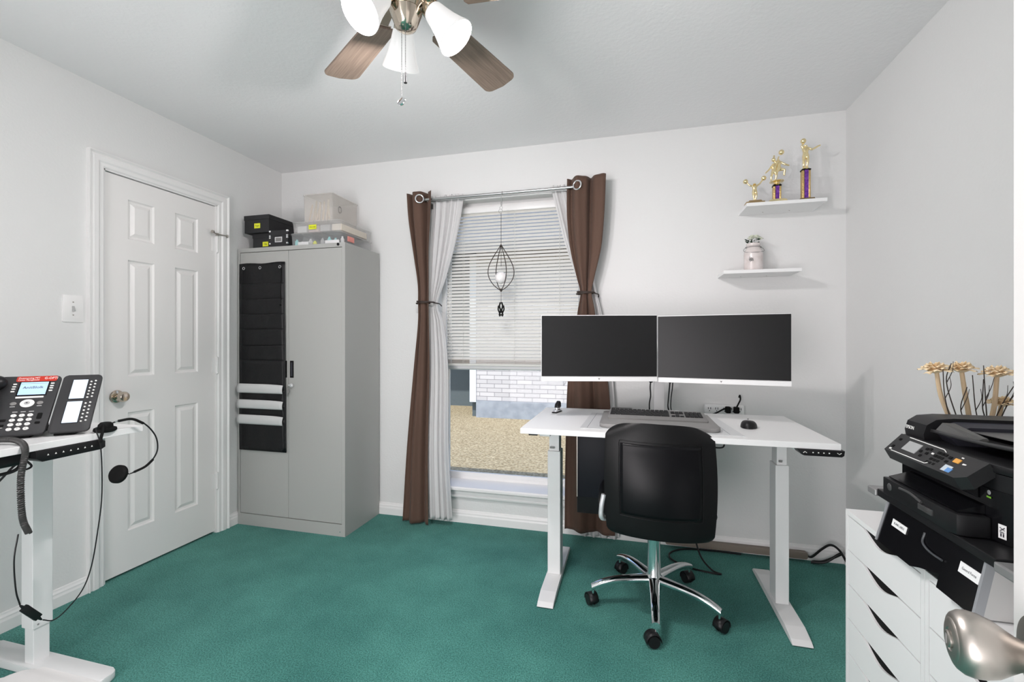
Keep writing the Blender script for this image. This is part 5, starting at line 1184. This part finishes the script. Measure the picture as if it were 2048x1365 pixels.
# coiled handset cord
def coil(pts, R, turns, r, n=900, seg=6):
    P = catmull(pts, 30); tot = len(P) - 1; out = []
    for i in range(n + 1):
        t = i / n * tot; k = min(int(t), tot - 1); p = P[k].lerp(P[k + 1], t - k); d = (P[k + 1] - P[k]).normalized(); a = d.cross(Vector((.3, .8, .5))).normalized(); c = d.cross(a)
        an = 2 * PI * turns * i / n; out.append(p + a * R * math.cos(an) + c * R * math.sin(an))
    return out
b = MB(); b.tube(coil([(-1.90, .80, LT + .014), (-1.86, .905, LT + .013), (-1.79, .935, LT + .013), (-1.728, .925, LT - .01), (-1.722, .912, LT - .09), (-1.712, .91, LT - .20), (-1.700, .918, LT - .25)], .0055, 110, .0030, 1500), .0032, 5, smooth=False)
tag(b.build('coiled_phone_cord', mat('cord_charcoal', (.035, .034, .033), .5)), 'dark coiled phone cord hanging over the front edge of the left desk', 'phone cord')

# headset
hs = empty('headset', (-1.75, 1.15, LT)); tag(hs, 'black single-ear headset hanging over the edge of the left desk', 'headset')
def hl(p): return (p[0] + 1.75, p[1] - 1.15, p[2] - LT)
b = MB(); b.tube([hl(p) for p in ((-1.745, 1.150, .905), (-1.735, 1.178, .916), (-1.722, 1.216, .918), (-1.715, 1.257, .892), (-1.712, 1.290, .845), (-1.712, 1.299, .798), (-1.714, 1.288, .764), (-1.717, 1.258, .737), (-1.72, 1.218, .726), (-1.725, 1.196, .726))], .0026, 8); b.build('headband', M['black'], hs)
b = MB(); b.tube([hl(p) for p in ((-1.735, 1.180, .9165), (-1.722, 1.216, .918), (-1.715, 1.250, .897))], .0045, 8); b.build('band_sleeve', M['black_matte'], hs); b = MB(); b.tube([hl(p) for p in ((-1.714, 1.284, .757), (-1.717, 1.258, .737), (-1.72, 1.222, .727))], .0045, 8); b.build('band_sleeve', M['black_matte'], hs)
b = MB(); b.tube([hl((-1.735, 1.170, .914)), hl((-1.735, 1.180, .9165))], .0022, 8); b.tube([hl((-1.722, 1.205, .726)), hl((-1.721, 1.218, .7265))], .0022, 8); b.build('band_joint', M['chrome'], hs)
b = MB(); mq = Matrix.Translation(hl((-1.752, 1.150, LT))) @ Matrix.Rotation(R_(8), 4, 'Y'); b.lathe([(0, .001), (.026, .001), (.030, .005), (.029, .012), (.020, .016), (.019, .024), (.014, .031), (0, .033)], mq @ Matrix.Diagonal((.85, 1.15, 1, 1)), 26); b.build('ear_cushion', M['black_matte'], hs)
mq = frame_mx(hl((-1.73, 1.178, .731)), (0, .35, .94), (1, .2, 0)); b = MB(); b.lathe([(0, -.012), (.026, -.012), (.031, -.006), (.031, .004), (.024, .010), (.014, .014), (.012, .020), (0, .022)], mq, 28); b.build('temple_pad', M['black_matte'], hs)
b = MB(); b.tube([hl((-1.745, 1.140, .912)), hl((-1.728, 1.128, .895)), hl((-1.722, 1.118, .868))], .0045, 10); b.ball(hl((-1.721, 1.116, .862)), .0065, 12, (1, 1, 1.4)); b.build('microphone_boom', M['black_matte'], hs)
b = MB(); b.tube([hl(p) for p in ((-1.745, 1.130, .900), (-1.735, 1.112, .905), (-1.725, 1.108, .89), (-1.718, 1.114, .85), (-1.72, 1.120, .763), (-1.72, 1.119, .662), (-1.72, 1.108, .566), (-1.72, 1.090, .456), (-1.72, 1.064, .389), (-1.72, 1.02, .348), (-1.72, .988, .336), (-1.72, .962, .352))], .0018, 6); b.tube([hl(p) for p in ((-1.72, .909, .428), (-1.72, .900, .475), (-1.72, .896, .564), (-1.72, .905, .635))], .0022, 6); b.build('headset_cord', M['black'], hs)
qd = MB(frame_mx(hl((-1.72, .934, .390)), (0, -.056, .080), (1, 0, 0))); qd.box((-.030, -.006, -.010), (.030, .006, .010), .002); qd.tube([(-.044, 0, 0), (-.030, 0, 0)], (.002, .005), 8, smooth=False); qd.tube([(.030, 0, 0), (.044, 0, 0)], (.005, .002), 8, smooth=False); qd.build('quick_disconnect', M['black'], hs)

# ------------------------------------------------------------------ outside
b = MB(); b.box((-16, D + .14, -.42), (14, 26, -.30)); o = b.build('lawn', M['lawn'], smooth=False); struct(o, 'dry tan lawn outside the window')
nh = empty('neighbouring_house', (0, 8.4, -.30)); tag(nh, 'white painted brick house standing across the dry lawn, seen through the window', 'house')
b = MB(); b.box((-2.92, 0, .33), (9, .3, 3.42)); b.build('brick_wall', M['brick'], nh, smooth=False)
b = MB(); b.box((-2.92, -.02, -.1), (9, .3, .33)); b.build('foundation', M['foundation'], nh, smooth=False)
b = MB(); b.box((-3.05, -.03, .30), (-2.92, .1, 3.2)); b.build('corner_trim', mat('outdoor_white_trim', (.72, .75, .80), .6), nh, smooth=False)
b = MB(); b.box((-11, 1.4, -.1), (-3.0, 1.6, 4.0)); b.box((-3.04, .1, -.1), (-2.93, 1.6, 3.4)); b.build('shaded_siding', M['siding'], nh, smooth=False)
b = MB(); b.tube([(-1.14, -.03, 1.5), (-1.14, -.03, 1.0), (-1.16, -.04, .80), (-1.21, -.04, .72)], .008, 6); b.build('wall_cable', M['foundation'], nh)
b = MB(); b.prism([(-.6, 3.12), (-.6, 3.3), (4.5, 5.6), (4.5, 5.4)], -11, 9.5, 'x'); b.build('roof', mat('roof_shingle', (.16, .16, .17), .9, bump=(30, .6, .02)), nh, smooth=False)

# ------------------------------------------------------------------ camera, light, world
cam = bpy.data.cameras.new('camera'); co = bpy.data.objects.new('camera', cam); COL.objects.link(co)
cam.sensor_width = 36; cam.lens = 902.1 / 2048 * 36; cam.clip_start = .02
co.location = (0, 0, 1.197); co.rotation_euler = (PI / 2, 0, R_(14.655)); SC.camera = co
w = bpy.data.worlds.new('sky'); SC.world = w; w.use_nodes = True; nt = w.node_tree; bg = nt.nodes['Background']
sky = nt.nodes.new('ShaderNodeTexSky'); sky.sky_type = 'NISHITA'; sky.sun_disc = False; sky.sun_elevation = R_(52); sky.sun_rotation = R_(180)
nt.links.new(sky.outputs['Color'], bg.inputs['Color']); bg.inputs['Strength'].default_value = .28
def light(name, typ, loc, energy, col=(1, 1, 1), size=.1, rot=None, **k):
    l = bpy.data.lights.new(name, typ); l.energy = energy; l.color = col
    if typ == 'POINT': l.shadow_soft_size = size
    if typ == 'AREA': l.shape = 'RECTANGLE'; l.size = size; l.size_y = k.get('size_y', size)
    if typ == 'SUN': l.angle = R_(.6)
    o = bpy.data.objects.new(name, l); COL.objects.link(o); o.location = loc
    if rot: o.rotation_euler = rot
    return o
light('sun', 'SUN', (0, 0, 8), 3.2, (1, .96, .9), rot=(R_(36), 0, R_(-8)))
for i, (x, y, z) in enumerate(BULBS): light('fan_bulb_light', 'POINT', (x, y, z), 21, (1, .95, .95), .028)
light('added_room_fill', 'AREA', (-.95, -1.68, 1.0), 84, (1, .937, .96), 2.0, rot=(R_(100), 0, R_(-16)), size_y=1.9)  # added unseen area light behind the camera, general fill for the room
SC.view_settings.view_transform = 'Standard'; SC.view_settings.look = 'None'; SC.view_settings.exposure = 0.35; SC.view_settings.gamma = 1; SC.view_settings.use_curve_mapping = False
SC.cycles.max_bounces = 10; SC.cycles.diffuse_bounces = 6; SC.cycles.transparent_max_bounces = 24; SC.cycles.use_denoising = True; SC.cycles.caustics_reflective = False; SC.cycles.caustics_refractive = False
SC.cycles.sample_clamp_indirect = 6
